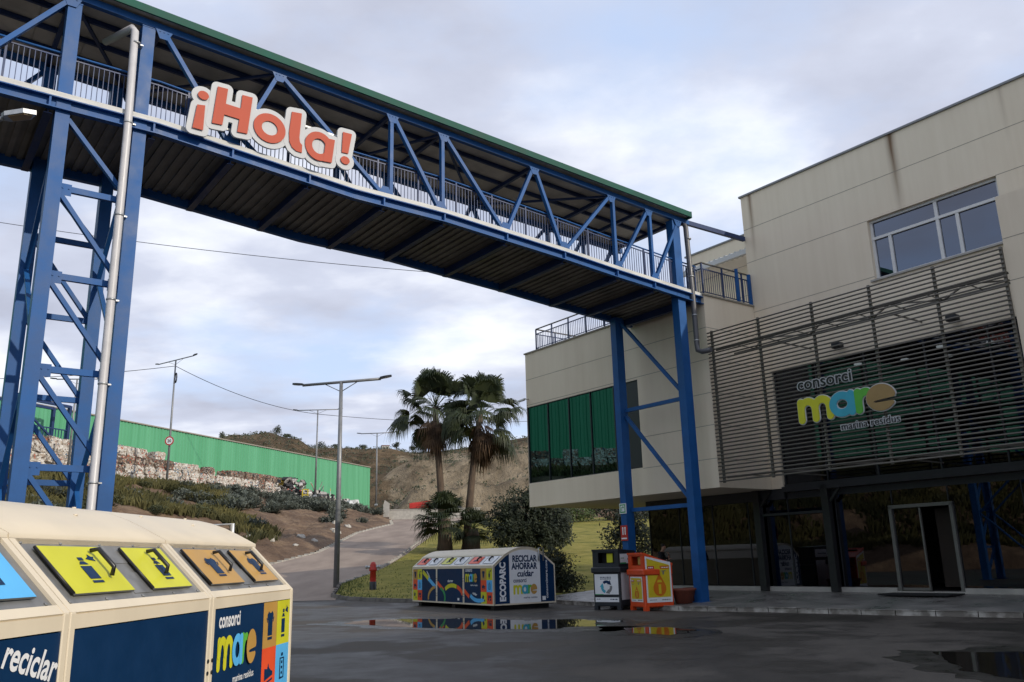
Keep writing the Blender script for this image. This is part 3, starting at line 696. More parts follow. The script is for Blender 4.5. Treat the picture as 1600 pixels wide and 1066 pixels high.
# ------------------------------------------------------------------ far hills
CAMX=(800,875.6)
def ridge(px):
    T=[(-400,.10),(200,.12),(310,.142),(345,.1495),(400,.152),(440,.144),(480,.131),(520,.131),(560,.129),(600,.128),(650,.126),(700,.128),(760,.133),(830,.141),(900,.142),(1000,.13),(1300,.12),(1900,.10)]
    for a,b in zip(T,T[1:]):
        if px<=b[0]:
            f=(px-a[0])/(b[0]-a[0]); f=f*f*(3-2*f); return a[1]+(b[1]-a[1])*f
    return T[-1][1]
g=MB(); rock_a=[]; NX,NY=260,70
vs=[]
for j in range(NY+1):
    v=j/NY
    for i in range(NX+1):
        px=-400+2300*i/NX; k=(px-800)/1365.0; Rr=185+235*v     # depth
        x=k*Rr; y=Rr; m=ridge(px)
        zr=1.6+m*340
        w=min(1,max(0,(px-575)/60)); 
        prof=v/.66 if v<.66 else 1-.35*(v-.66)/.34
        prof=max(0,min(1,prof)); sm=prof*prof*(3-2*prof)
        # the quarried face on the right rises in steps
        st=.30*min(1,max(0,(prof-.10)/.04))+.34*min(1,max(0,(prof-.36)/.12))+.36*min(1,max(0,(prof-.55)/.45))
        f=sm*(1-w)+st*w
        z=7.0+(zr-7.0)*f + (2.4*fbm(x*.03,y*.03,1,4)+1.0*fbm(x*.12,y*.12,3,4))*min(1,f*4)*(.45 if v>.55 else 1)
        vs.append((x,y,z)); rock_a.append(w*(1 if .08<prof<.62 else .35 if prof<=.08 else max(0,.75-1.6*(prof-.62)))+(1-w)*.12)
g.add(vs,[(j*(NX+1)+i,j*(NX+1)+i+1,(j+1)*(NX+1)+i+1,(j+1)*(NX+1)+i) for j in range(NY) for i in range(NX)],0,True)
g.attr={'rock':rock_a}
struct('hills',g,M['hill'])
HV=vs
def hill_at(px,j):
    i=int((px+400)/2300*NX); return Vector(HV[j*(NX+1)+max(0,min(NX,i))])
g=MB(); random.seed(77)
for k in range(3600):
    j=random.randint(2,48); px=random.uniform(250,1000); p=hill_at(px,j)
    if px>600 and j<30 and random.random()<.25: continue
    leafball(g,(p.x+random.uniform(-3,3),p.y+random.uniform(-2,2),p.z+.2),.9,.9,.55,7,.8,0,k)
struct('hill_scrub',g,M['pine'],'stuff',label='low dark scrub dotted over the dry hills',cat='scrub')
def far_tree(seed,h=4.5,w=2.4):
    random.seed(seed); c=MB(); tr=MB()
    tr.tube([(0,0,-.5),(.1,0,h*.3),(.05,.1,h*.6)],[.25,.18,.1],6)
    for q in range(5): leafball(c,(random.uniform(-w*.5,w*.5),random.uniform(-w*.5,w*.5),h*random.uniform(.45,.85)),w*.55,w*.55,h*.22,120,.5,0,seed+q)
    return c,tr
lab=['bushy pine on the ridge left of the brown summit','pine on the brown summit above the warehouse roof','small tree on the slope right of the summit','wide tree on the ridge behind the second lamp post','low tree on the ridge by the tall lamp post','small tree on the ridge between two lamp posts','tree beside the small pale house on the ridge','round tree on the ridge just left of the palms']
for k,px in enumerate((333,415,438,488,519,560,612,640)):
    p=hill_at(px,46); c,tr=far_tree(300+k,4.2+(k%3)*1.1 if k in(1,3,0,6) else 3.0,2.6 if k==3 else 1.9)
    t=thing('pine_tree',lab[k],'tree',world=p-Vector((0,0,.4))); part('trunk',tr,M['wood'],t); part('crown',c,M['pine'],t)
p=hill_at(598,46)
t=thing('hill_house','tiny pale house on the ridge above the ramp','house',world=p-Vector((0,0,.6)),rot=.3)
mb=MB(); mb.box((-1.5,-1.5,0),(1.5,1.5,2.2)); part('wall',mb,M['plinth'],t)
mb=MB(); mb.box((-1.65,-1.65,2.2),(1.65,1.65,2.4)); part('roof',mb,M['terracotta'],t)
mb=MB(); mb.box((-1.0,-1.54,.9),(-.4,-1.51,1.6)); mb.box((.3,-1.54,0),(.9,-1.51,1.7)); part('openings',mb,M['darksteel'],t)

# yard wall, red implement and pale slab at the end of the ramp
t=thing('low_wall','low pale grey wall at the top end of the ramp','wall',world=(-15.4,104,6.9),rot=.06)
mb=MB(); mb.box((0,0,-.4),(11,.3,.95)); part('wall',mb,M['concrete'],t); mb=MB(); mb.box((-.1,-.06,.95),(11.1,.36,1.03)); part('coping',mb,M['plinth'],t)
t=thing('trailer','red farm trailer standing behind the low wall','trailer',world=(-13.2,106,6.9),rot=.05)
mb=MB(); mb.bbox((0,0,1.2),(2.6,1.4,1.85),.05); mb.bar((.1,.7,1.85),(2.5,.7,2.1),.12); part('body',mb,M['red'],t); mb=MB(); mb.bbox((3.4,.2,1.1),(6.2,1.5,1.6),.05); mb.bar((2.6,.7,1.3),(3.4,.9,1.3),.15); part('bed',mb,M['red'],t)
for x in (2.9,5.9):
    mb=MB(); mb.tube([(x,-.12,1.0),(x,.14,1.0)],.62,16); part('wheel',mb,M['black'],t)
t=solo('slab',MB(),M['concrete'],'','') if False else None
mb=MB(); mb.prism([(-.35,0),(.3,0),(.36,1.6),(-.2,2.0),(-.36,1.4)],((0,0,0),(1,0,0),(0,0,1)),.3); solo('stone_slab',mb,M['plinth'],'upright pale stone slab left of the red trailer','slab',world=(-15.6,103.4,7.0))
mb=MB()
for z in (0,.75,1.5): mb.bar((-.38,0,z+.04),(.38,0,z+.04),.12)
for x in (-.38,.38): mb.bar((x,0,0),(x,0,1.6),.12)
p=bank(.80,.80); solo('yellow_rack',mb,M['yellowst'],'small yellow frame standing among scrub below the junk heap','rack',world=(p.x,p.y,p.z+.1))
mb=MB(); leafball(mb,(0,0,.6),1.8,1.0,.75,900,.35,0,3,.2)
mb=rock(1.35,12); solo('bulky_bag',mb,M['signwhite'],'big pale bag lying at the right end of the junk heap','bag',world=(-28.6,150,11.6))

# ------------------------------------------------------------------ lamp posts
def lamp_post(label,base,h,arm,yaw,r=.075,group='double armed street lamps',coil=False,tilt=0.0):
    t=thing('street_lamp',label,'street lamp',world=base,rot=yaw)
    mb=MB(); mb.tube([(0,0,-.3),(0,0,h*.5),(0,0,h)],[r*1.25,r,r*.75],10); part('pole',mb,M['steel'],t)
    mb=MB(); mb.box((-.2,-.2,-.2),(.2,.2,.03)); part('base_plate',mb,M['galv'],t)
    mb=MB(); mb.tube([(-arm,0,h-.02),(arm,0,h-.02)],r*.6,8); part('cross_arm',mb,M['steel'],t)
    mb=MB(); mb.tube([(-arm*.45,0,h-.03),(0,0,h-.55)],r*.18,6); mb.tube([(arm*.45,0,h-.03),(0,0,h-.55)],r*.18,6); part('stay',mb,M['steel'],t)
    for s in (-1,1):
        mb=MB(); mb.prism([(0,-.10),(.34,-.13),(.62,-.05),(.62,.05),(.34,.13),(0,.10)],((s*arm,0,h-.02),(s,0,.12),(0,s,0)),.10); hd=part('lamp_head',mb,M['darksteel'],t)
        mb=MB(); mb.prism([(.25,-.09),(.56,-.045),(.56,.045),(.25,.09)],((s*arm,0,h-.035),(s,0,.12),(0,s,0)),.012); part('lens',mb,M['alu'],hd)
    if coil:
        mb=MB(); mb.tube([(.22+.16*math.cos(a),.02,h-2.1+.55*math.sin(a)) for a in [R(20*k) for k in range(19)]],.07,6); part('cable_coil',mb,M['black'],t)
    return t
lamp_post('tallest grey double lamp post on the lawn corner beside the ramp',(-9.3,44.87,.15),11.05,2.3,-.255,.13)
L1=lamp_post('grey double lamp post with a round sign and cable coil at far left',(-38.2,93.3,10.2),14.4,3.3,-.6,.11,coil=True)
L2=lamp_post('grey double lamp post rising from the junk heap left of the tallest lamp',(-26.5,113,10.6),11.4,2.75,.0,.11)
L3=lamp_post('grey double lamp post nearest the palms at the top of the ramp',(-20.8,127.5,10.2),10.6,2.5,-.08,.11)
t=thing('street_lamp','street lamp head on a pale bent arm at the left picture edge','street lamp',world=(-10.2,14.0,0))
mb=MB(); mb.tube([(0,0,0),(0,0,5),(0,0,9.4),(.25,0,9.62),(.95,0,9.72)],[.09,.075,.06,.045,.04],10); part('pole',mb,M['galv'],t)
mb=MB(); mb.prism([(0,-.05),(.1,-.12),(.45,-.13),(.62,0),(.45,.13),(.1,.12),(0,.05)],((.93,0,9.70),(1,0,.12),(0,1,0)),.09); hd=part('lamp_head',mb,M['galv'],t)
mb=MB(); mb.prism([(.15,-.09),(.45,-.1),(.55,0),(.45,.1),(.15,.09)],((.93,0,9.685),(1,0,.12),(0,1,0)),.012); part('lens',mb,M['brownlet'],hd)
lamp_post('double lamp post half hidden behind the left blue bridge tower',(-44.3,84,11.4),9.2,2.0,.1,.10)
# round speed sign on the left lamp post
t=thing('speed_sign','round speed limit sign with red rim on the far left lamp post','road sign',world=(-38.1,93.1,15.35),rot=-.05)
fr=((0,-.14,0),(1,0,0),(0,0,1)); cir=[(math.cos(R(12*k)),math.sin(R(12*k))) for k in range(30)]
mb=MB(); mb.prism([(.52*a,.52*b) for a,b in cir],((0,-.12,0),(1,0,0),(0,0,1)),.03,1,1); mb.flat([(.5*a,.5*b) for a,b in cir],fr,.014,2); mb.flat([(.37*a,.37*b) for a,b in cir],fr,.020,0); mb.text('20',.46,((0,-.14,-.165),(1,0,0),(0,0,1)),.026,3,.012,'CENTER')
part('plate',mb,[M['white'],M['galv'],M['red'],M['black']],t)
# overhead cables
def cable(name,pts,r,label):
    mb=MB(); mb.tube(pts,r,5); solo(name,mb,M['black'],label,'cable')
def sagline(a,b,sag,n=16): 
    a=Vector(a); b=Vector(b); return [a+(b-a)*(k/n)-Vector((0,0,sag*4*(k/n)*(1-k/n))) for k in range(n+1)]
cable('power_cable',sagline((-68,100,45.5),(28,100,33.4),1.6),.04,'thin dark overhead cable crossing the sky below the footbridge')
cable('power_cable',sagline((-38.2,93.3,23.9),(-26.5,113,21.4),.9)+sagline((-26.5,113,21.4),(12,150,26),1.0)[1:],.035,'thin cable strung from the lamp post with the sign towards the palms')
cable('power_cable',sagline((-38.2,93.3,23.9),(-70,80,21),1.0),.035,'thin cable running left from the lamp post with the sign')

# ------------------------------------------------------------------ office building (local: x=-u, y=b)
STAINS=[(-12.62,.24,11.6,14.9,1.3),(-18.28,.16,12.0,14.9,1.0),(-9.2,.12,12.9,14.8,.3)]
zb=.36
BASEB=(-18.6,25.12,zb)
STAINS=[(x+18.6,w,zl-zb,zt_-zb,k) for x,w,zl,zt_,k in STAINS]
M['facade']=facade_mat()
B=thing('office_building','beige two storey office building with dark glazing and slatted screen','building',BASEB,BR)
fm=[M['facade'],M['joint']]
def joints_y(mb,zs,x0,x1,y):     # horizontal joints on a face looking to -y
    for z in zs: mb.box((x0,y-.003,z-.009),(x1,y+.02,z+.009),1)
def joints_x(mb,zs,y0,y1,x):     # on a face looking to +x
    for z in zs: mb.box((x-.02,y0,z-.009),(x+.003,y1,z+.009),1)
XL=-18.68; XR=9.0; YM=25.12; ZT=14.76
wx0,wx1,wz0,wz1=-13.8,-9.70,10.09,12.13
mb=MB()
# upper wall with the window opening left open
T=.35
mb.box((XL,YM,wz1),(XR,YM+T,ZT)); mb.box((XL,YM,7.88),(XR,YM+T,wz0)); mb.box((XL,YM,wz0),(wx0,YM+T,wz1)); mb.box((wx1,YM,wz0),(XR,YM+T,wz1))
mb.box((XL,YM+T,7.88),(XL+.3,YM+14,ZT)); mb.box((XL+.3,YM+13.7,7.88),(XR,YM+14,ZT)); mb.box((XR-.3,YM+T,7.88),(XR,YM+13.7,ZT)); mb.box((XL+.3,YM+T,ZT-.5),(XR-.3,YM+13.7,ZT-.3))
mb.box((XL,YM,3.76),(-18.12,YM+T,7.88)); mb.box((-8.6,YM,3.76),(XR,YM+T,7.88)); mb.box((XL,YM+T,3.5),(XL+.3,YM+14,7.88))
joints_y(mb,(13.44,),XL,XR,YM); joints_y(mb,(12.13,),XL,wx0,YM); joints_y(mb,(12.13,),wx1,XR,YM); joints_y(mb,(10.2,),XL,wx0,YM); joints_y(mb,(10.2,),wx1,XR,YM); joints_y(mb,(8.95,),XL,XR,YM)
part('wall',mb,fm,B)
mb=MB(); mb.box((XL-.06,YM-.06,ZT),(XR,YM+.4,ZT+.07)); mb.box((XL-.06,YM+.4,ZT),(XL+.3,YM+14,ZT+.07)); part('coping',mb,M['steel'],B)
# setback wall behind the terrace
mb=MB(); mb.box((-24.4,28.4,10.0),(XL-.02,28.7,14.76)); mb.box((-24.4,28.7,10.0),(-24.1,39,14.76)); joints_y(mb,(12.13,13.44),-24.4,XL-.02,28.4); part('rear_wall',mb,fm,B)
mb=MB(); mb.box((-24.46,28.34,14.76),(XL-.06,28.75,14.83)); part('coping',mb,M['steel'],B)
mb=MB()
for k in range(20): mb.tube([(-24.0+k*.27,27.2,13.62),(-24.0+k*.27,28.4,13.95)],.07,6)
mb.box((-24.1,27.15,13.42),(XL-.03,27.3,13.62)); part('canopy',mb,[M['signwhite']],B)
mb=MB(); mb.box((-19.9,28.34,10.0),(-19.0,28.42,12.1)); dr=part('terrace_door',mb,M['steel'],B)
mb=MB(); mb.box((-19.75,28.32,11.0),(-19.15,28.345,11.95)); part('pane',mb,M['glass_win'],dr)
# wings
def wing(x0,x1,y1,gl,name):
    mb=MB(); Y=22.36; z0,z1=3.76,10.4; gx0,gx1,gz0,gz1=gl
    mb.box((x0,Y,gz1),(x1,Y+.3,z1)); mb.box((x0,Y,z0),(x1,Y+.3,gz0))
    if gx1<x1: mb.box((gx1,Y,gz0),(x1,Y+.3,gz1))
    if gx0>x0: mb.box((x0,Y,gz0),(gx0,Y+.3,gz1))
    mb.box((x1-.3,Y+.3,z0),(x1,y1,z1)); mb.box((x0,Y+.3,gz1),(x0+.3,y1+8,z1)); mb.box((x0,Y+.3,z0),(x0+.3,y1+8,gz0)); mb.box((x0,Y+7,gz0),(x0+.3,y1+8,gz1))
    mb.box((x0+.3,Y+.3,z0+.004),(x1-.3,y1+8,z0+.2)); mb.box((x0+.3,Y+.3,9.7),(x1-.3,y1+8,9.9)); mb.box((x0+.3,y1+7.7,z0+.2),(x1-.3,y1+8,9.7))
    joints_y(mb,(9.24,8.12),x0,x1,Y)
    if gx1<x1: joints_y(mb,(6.95,5.85,4.72),gx1+.02,x1,Y)
    joints_x(mb,(9.24,8.12,6.95,5.85,4.72),Y,y1,x1)
    return part(name,mb,fm,B)
wing(-28.85,-18.58,25.1,(-28.84,-22.05,4.75,8.03),'wing')
wing(-8.75,9,25.1,(-6,4,4.75,8.03),'wing')
mb=MB(); mb.box((-28.9,22.31,10.4),(-18.53,22.7,10.46)); mb.box((-18.93,22.7,10.4),(-18.53,25.1,10.46)); mb.box((-28.9,22.7,10.4),(-28.5,33,10.46)); part('parapet_cap',mb,M['joint'],B)
# wing ribbon window
def ribbon_window(x0,x1,y,z0,z1,mull,gm,name,trans=(),frame_m='darksteel'):
    mb=MB(); mb.box((x0,y,z0),(x1,y+.02,z1)); w=part(name,mb,gm,B)
    mb=MB(); mb.box((x0,y-.05,z0-.05),(x1,y+.06,z0+.03)); mb.box((x0,y-.05,z1-.03),(x1,y+.06,z1+.05))
    for x in mull: mb.box((x-.022,y-.04,z0+.03),(x+.022,y+.06,z1-.03))
    for z in trans:
        mb.box((x0,y-.03,z-.03),(x1,y+.05,z+.03))
    part('frame',mb,M[frame_m],w); return w
wr=ribbon_window(-28.83,-22.05,22.42,4.75,8.03,(-28.80,-27.45,-26.09,-24.76,-23.4,-22.85),M['glass_wing'],'ribbon_window')
mb=MB(); mb.box((-22.84,22.39,4.79),(-22.07,22.41,7.99)); part('end_panel',mb,M['darksteel'],wr)
mb=MB(); mb.box((-28.84,22.44,4.75),(-28.82,29.3,8.03)); part('side_pane',mb,M['glass_wing'],wr)
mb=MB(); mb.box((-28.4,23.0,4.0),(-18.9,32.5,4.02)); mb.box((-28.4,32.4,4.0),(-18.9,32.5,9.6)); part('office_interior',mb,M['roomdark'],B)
ribbon_window(-6,4,22.42,4.75,8.03,(-5,-3,-1,1,3),M['glass_wing'],'ribbon_window')
# window over the screen
mb=MB(); mb.box((wx0,YM+.2,wz0),(wx1,YM+.22,wz1)); wn=part('window',mb,M['glass_win'],B)
mb=MB(); fw=.05
zc=11.5
for a in (wx0+.04,wx0+.62,-11.62,-11.02,wx1-.04): mb.box((a-fw,YM+.14,wz0),(a+fw,YM+.26,zc if a in(wx0+.62,-11.02) else wz1))
for z in (wz0+.04,zc,wz1-.04): mb.box((wx0,YM+.13,z-.045),(wx1,YM+.27,z+.045))
part('frame',mb,M['alu'],wn)
mb=MB(); mb.box((wx0-.12,YM-.07,wz0-.06),(wx1,YM+.13,wz0)); part('sill',mb,M['plinth'],wn)
mb=MB(); mb.box((XL+.4,YM+3.4,9.9),(XR-.4,YM+3.5,13)); part('room_wall',mb,M['roomdark'],B)
# upper dark glazing behind the screen
ug=ribbon_window(-18.1,-8.62,YM+.1,3.86,7.86,(-18.05,-16.4,-14.6,-12.6,-10.7,-8.7),M['glass_up'],'upper_glazing',(5.9,))
mb=MB(); mb.box((-18.1,YM-.12,3.62),(XR,YM+.14,3.80)); part('beam',mb,M['darksteel'],B)
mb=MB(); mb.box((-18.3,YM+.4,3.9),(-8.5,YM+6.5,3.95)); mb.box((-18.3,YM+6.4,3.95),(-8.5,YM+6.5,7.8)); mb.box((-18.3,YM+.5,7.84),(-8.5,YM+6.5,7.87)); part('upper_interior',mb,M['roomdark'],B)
for x,y in ((-15.6,1.4),(-14.36,2.2),(-13.27,3.0),(-12.72,1.4),(-11.6,2.3)):
    mb=MB(); mb.tube([(x,YM+y,7.79),(x,YM+y,7.83)],.13,12); part('downlight',mb,M['lamp_on'],B)
# ground floor
mb=MB(); mb.box((-24.8,YM+.05,3.40),(-18.14,YM+.35,3.755)); mb.box((-18.1,YM+.15,3.40),(XR,YM+.35,3.61)); part('lintel',mb,M['darksteel'],B)
mull=(-24.75,-23.14,-21.48,-19.84,-18.14,-16.3,-10.55,-8.6,-6.6)
gg=MB()
for a,b_ in ((-24.75,-14.46),(-12.5,XR)): gg.box((a,YM+.18,.52),(b_,YM+.20,3.4))
gg.box((-14.46,YM+.18,2.94),(-12.5,YM+.20,3.4)); gl=part('lobby_glazing',gg,M['glass_low'],B)
for x in mull+(-14.35,-12.6):
    mb=MB(); mb.box((x-.014,YM+.15,.52 if x in mull else 2.98),(x+.014,YM+.23,3.4)); part('mullion',mb,M['darksteel'],gl)
mb=MB(); mb.box((-24.8,YM+.06,.30),(-14.5,YM+.3,.50)); mb.box((-12.46,YM+.06,.30),(XR,YM+.3,.50)); mb.box((-14.5,YM+.06,.30),(-12.46,YM+.3,.40)); part('plinth',mb,M['plinth'],B)
mb=MB(); mb.box((-24.8,YM+.2,.3),(-24.6,34,3.755)); part('side_wall',mb,M['glass_low'],B)
for x in (-19.25,-16.5):
    mb=MB(); mb.box((x-.13,YM-.12,.36),(x+.13,YM+.1,3.76)); mb.bar((x+.16,YM-.03,3.2),(x+.6,YM-.03,3.7),.08); part('steel_column',mb,M['black'],B)
mb=MB(); mb.box((-19.1,YM-.03,2.86),(-16.6,YM+.05,2.94)); part('transom',mb,M['darksteel'],B)
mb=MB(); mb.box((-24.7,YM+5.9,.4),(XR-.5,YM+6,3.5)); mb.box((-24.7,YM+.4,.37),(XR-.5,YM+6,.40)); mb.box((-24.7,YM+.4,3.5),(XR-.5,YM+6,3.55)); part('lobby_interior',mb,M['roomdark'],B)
# entrance
dr=MB(); 
for x in (-14.42,-12.54): dr.box((x-.05,YM+.1,.40),(x+.05,YM+.28,2.9))
dr.box((-14.47,YM+.1,2.84),(-12.49,YM+.28,2.94)); D=part('entrance_door',dr,M['dooralu'],B)
mb=MB(); mb.box((-14.36,YM+.17,.42),(-13.52,YM+.19,2.82)); lf=part('leaf',mb,M['glass_low'],D)
mb=MB(); mb.box((-13.54,YM+.15,.42),(-13.49,YM+.22,2.82)); mb.box((-14.36,YM+.15,.42),(-13.5,YM+.21,.5)); part('leaf_frame',mb,M['dooralu'],lf)
mb=MB(); mb.box((-13.44,YM+.9,.5),(-12.55,YM+.95,2.8)); part('inner_wall',mb,M['roombrown'],D)
mb=MB(); mb.box((9.0,13,3.5),(34,39,14.76)); joints_y(mb,(13.44,12.13,10.2,8.95,7.5,6.2),9,34,13); part('shade_block',mb,fm,B)  # unseen block added out of frame to cast shade over the forecourt
mb=MB(); mb.box((9.4,13.4,.3),(33.6,38.6,3.5)); part('shade_block_base',mb,M['darksteel'],B)  # lower storey of the added shade caster
# railings on the wing
def railing(segs,z0,h,name):
    mb=MB(); hr=MB()
    for (x0,y0),(x1,y1) in segs:
        L=math.hypot(x1-x0,y1-y0); n=max(1,int(L/.11)); dx,dy=(x1-x0)/L,(y1-y0)/L
        for k in range(n+1): q=k*L/n; mb.bar((x0+dx*q,y0+dy*q,z0+.12),(x0+dx*q,y0+dy*q,z0+h-.22),.016)
        for k in range(int(L/1.1)+1): q=min(L,k*1.1); mb.bar((x0+dx*q,y0+dy*q,z0),(x0+dx*q,y0+dy*q,z0+h-.02),.05)
        mb.bar((x0,y0,z0+.12),(x1,y1,z0+.12),.03); mb.bar((x0,y0,z0+h-.22),(x1,y1,z0+h-.22),.035); hr.tube([(x0,y0,z0+h),(x1,y1,z0+h)],.032,8)
    r=part(name,mb,M['bluedark'],B); part('handrail',hr,M['bronze'],r)
railing([((-28.2,22.5),(-22.2,22.5)),((-28.2,22.5),(-28.2,31))],10.46,.98,'terrace_railing')
railing([((-19.35,22.5),(-18.68,22.5)),((-18.68,22.5),(-18.68,25.1))],10.46,1.2,'terrace_railing')
mb=MB(); mb.bar((-18.62,24.35,10.46),(-18.62,24.35,11.75),.09); mb.bar((-18.62,25.05,10.46),(-18.62,25.05,11.65),.1); part('gate_post',mb,M['blue'],B)
# floodlights and camera
for x in (-15.24,-11.44):
    mb=MB(); mb.bbox((x-.16,YM-.42,8.08),(x+.16,YM-.16,8.26),.02); mb.bar((x,YM,8.2),(x,YM-.2,8.16),.04); part('floodlight',mb,M['darksteel'],B)
mb=MB(); mb.tube([(-28.7,22.36,8.38),(-28.7,22.1,8.38)],.03,8); mb.tube([(-28.7,22.14,8.35),(-29.0,22.05,8.31)],.055,10); part('security_camera',mb,M['alu'],B)
# slatted screen
Y=22.26; lx0,lx1=-18.36,-8.78
mb=MB(); 
for k in range(42):
    z=3.93+k*(8.97-3.93)/41; mb.tube([(lx0-.12,Y,z),(lx1,Y,z)],.024,6)
S=part('slatted_screen',mb,M['bronze'],B)
mb=MB()
for x in (-18.34,-16.41,-14.42,-12.5,-10.6,-8.82): mb.bar((x,Y+.07,3.88),(x,Y+.07,9.04),.07); 
part('screen_posts',mb,M['bronze'],S)
for zt2 in (8.35,4.05):
    mb=MB(); xs=[-17.4+k*1.08 for k in range(9)]
    for yy in (Y+.15,Y+1.1): mb.bar((lx0+.1,yy,zt2),(lx1,yy,zt2),.055)
    for i,(a,b_) in enumerate(zip(xs,xs[1:])): mb.bar((a,Y+.15 if i%2 else Y+1.1,zt2),(b_,Y+1.1 if i%2 else Y+.15,zt2),.04)
    for x in xs: mb.bar((x,Y+.15,zt2),(x,Y+1.1,zt2),.025)
    for x in (-16.41,-12.5,-9.0): mb.bar((x,Y+1.1,zt2),(x,YM,zt2),.04)
    part('bracing_truss',mb,M['bronze'],S)
# company lettering on the screen
MARE_C=['lime','tealblue','grass green letter','brownlet']
def arc(cx,cy,rx,ry,a0,a1,n=14): return [(cx+rx*math.cos(R(a0+(a1-a0)*k/n)),cy+ry*math.sin(R(a0+(a1-a0)*k/n))) for k in range(n+1)]
def mare_strokes():
    """list of letters; each letter = list of (points, closed, colour key)"""
    w=.31
    return w,[('m',[([(.155,.12),(.155,.84)],0),([(.155,.46)]+arc(.5,.50,.345,.345,180,0)+[(.845,.12)],0),([(.845,.46)]+arc(1.19,.50,.345,.345,180,0)+[(1.535,.14)],0)]),
     ('a',[(arc(2.12,.5,.42,.345,0,360,28)[:-1],1),([(2.55,.84),(2.55,.16)],0)]),
     ('r',[([(2.86,.84),(2.86,.16)],0),([(2.86,.40)]+arc(3.2,.42,.34,.40,170,80,8),0)]),
     ('e',[('poly',[(4.40,.455)]+arc(3.84,.5,.62,.505,6,318,40)+[(4.36,.20),(4.38,.27),(4.32,.325),(3.62,.325),(3.50,.36),(3.62,.40)],0)])]
def draw_mare(put,fr,sc_,t=0,grow=0.0,mono=None,lay0=0):
    """put(letter) returns (mb, material index)"""
    o,x,y=[Vector(k) for k in fr]; n_=x.cross(y).normalized(); w,LT=mare_strokes(); n=0
    order=('m','r','a','e')
    for nm in order:
        strokes=dict(LT)[nm]; mbm,mi=put(nm)
        for st_ in strokes:
            if st_[0]=='poly':
                cx_,cy_=3.84,.5; g_=grow*.5; P_=[]
                for p in st_[1]:
                    d_=Vector((p[0]-cx_,p[1]-cy_)); d_=d_.normalized()*g_ if (g_>0 and d_.length>.45) else Vector((0,0)); P_.append(((p[0]+d_.x)*sc_[0],(p[1]+d_.y)*sc_[1]))
                o2=o+n_*(lay0+n*.0022)
                if t: mbm.prism(P_,(o2,x,y),t,mi)
                else: mbm.flat(P_,(o2,x,y),0,mi)
                n+=1; continue
            pts,cl=st_
            mbm.ribbon([(p[0]*sc_[0],p[1]*sc_[1]) for p in pts],(w+grow)*(sc_[0]+sc_[1])/2,fr,lay0+n*.0022,mi,closed=bool(cl),t=t); n+=1
sx,sy=3.13/4.47,.74
G=thing('company_sign','colourful consorci mare lettering fixed to the dark slatted screen','sign',(-13.6,22.2,5.0),BR)
F0=lambda x,z,y=22.2:((x,y,z),(1,0,0),(0,0,1))
mb=MB(); draw_mare(lambda l:(mb,0),F0(-15.16,5.36,22.2),(sx,sy),.03,.075); part('mare_backing',mb,M['signwhite'],G)
for nm,mk in (('m','lime'),('r','grass green letter'),('a','tealblue'),('e','brownlet')):
    acc=MB()
    draw_mare(lambda l:(acc if l==nm else MB(),0),F0(-15.16,5.36,22.2),(sx,sy),.03,0,lay0=.03)
    part('letter',acc,M[mk],G)
mb=MB(); mb.text('e',.01,F0(-10,5),.0,0); 
mb=MB(); mb.flat([(a*.25+.0,b*.14) for a,b in [(math.cos(R(180*k/10)),math.sin(R(180*k/10))) for k in range(11)]],F0(-12.47,5.72),.074,0); part('letter_counter',mb,M['signwhite'],G)
mb=MB(); mb.text('consorci',.50,F0(-15.12,6.37),0,0,.028,width=1.85,t=.03); part('lettering_backing',mb,M['signwhite'],G)
mb=MB(); mb.text('consorci',.50,F0(-15.10,6.37),.032,0,.004,width=1.79,t=.02); part('lettering',mb,M['black'],G)
mb=MB(); mb.text('marina residus',.30,F0(-13.83,4.99),0,0,.020,width=1.82,t=.03); part('lettering_backing',mb,M['signwhite'],G)
mb=MB(); mb.text('marina residus',.30,F0(-13.81,4.99),.032,0,-.001,width=1.77,t=.02); part('lettering',mb,M['darksteel'],G)
# door mat
mb=MB(); mb.box((-14.5,24.1,.327),(-12.4,25.0,.372)); solo('doormat',mb,M['rubber'],'black doormat in front of the glass entrance door','doormat',(-13.4,24.5,.33),BR)

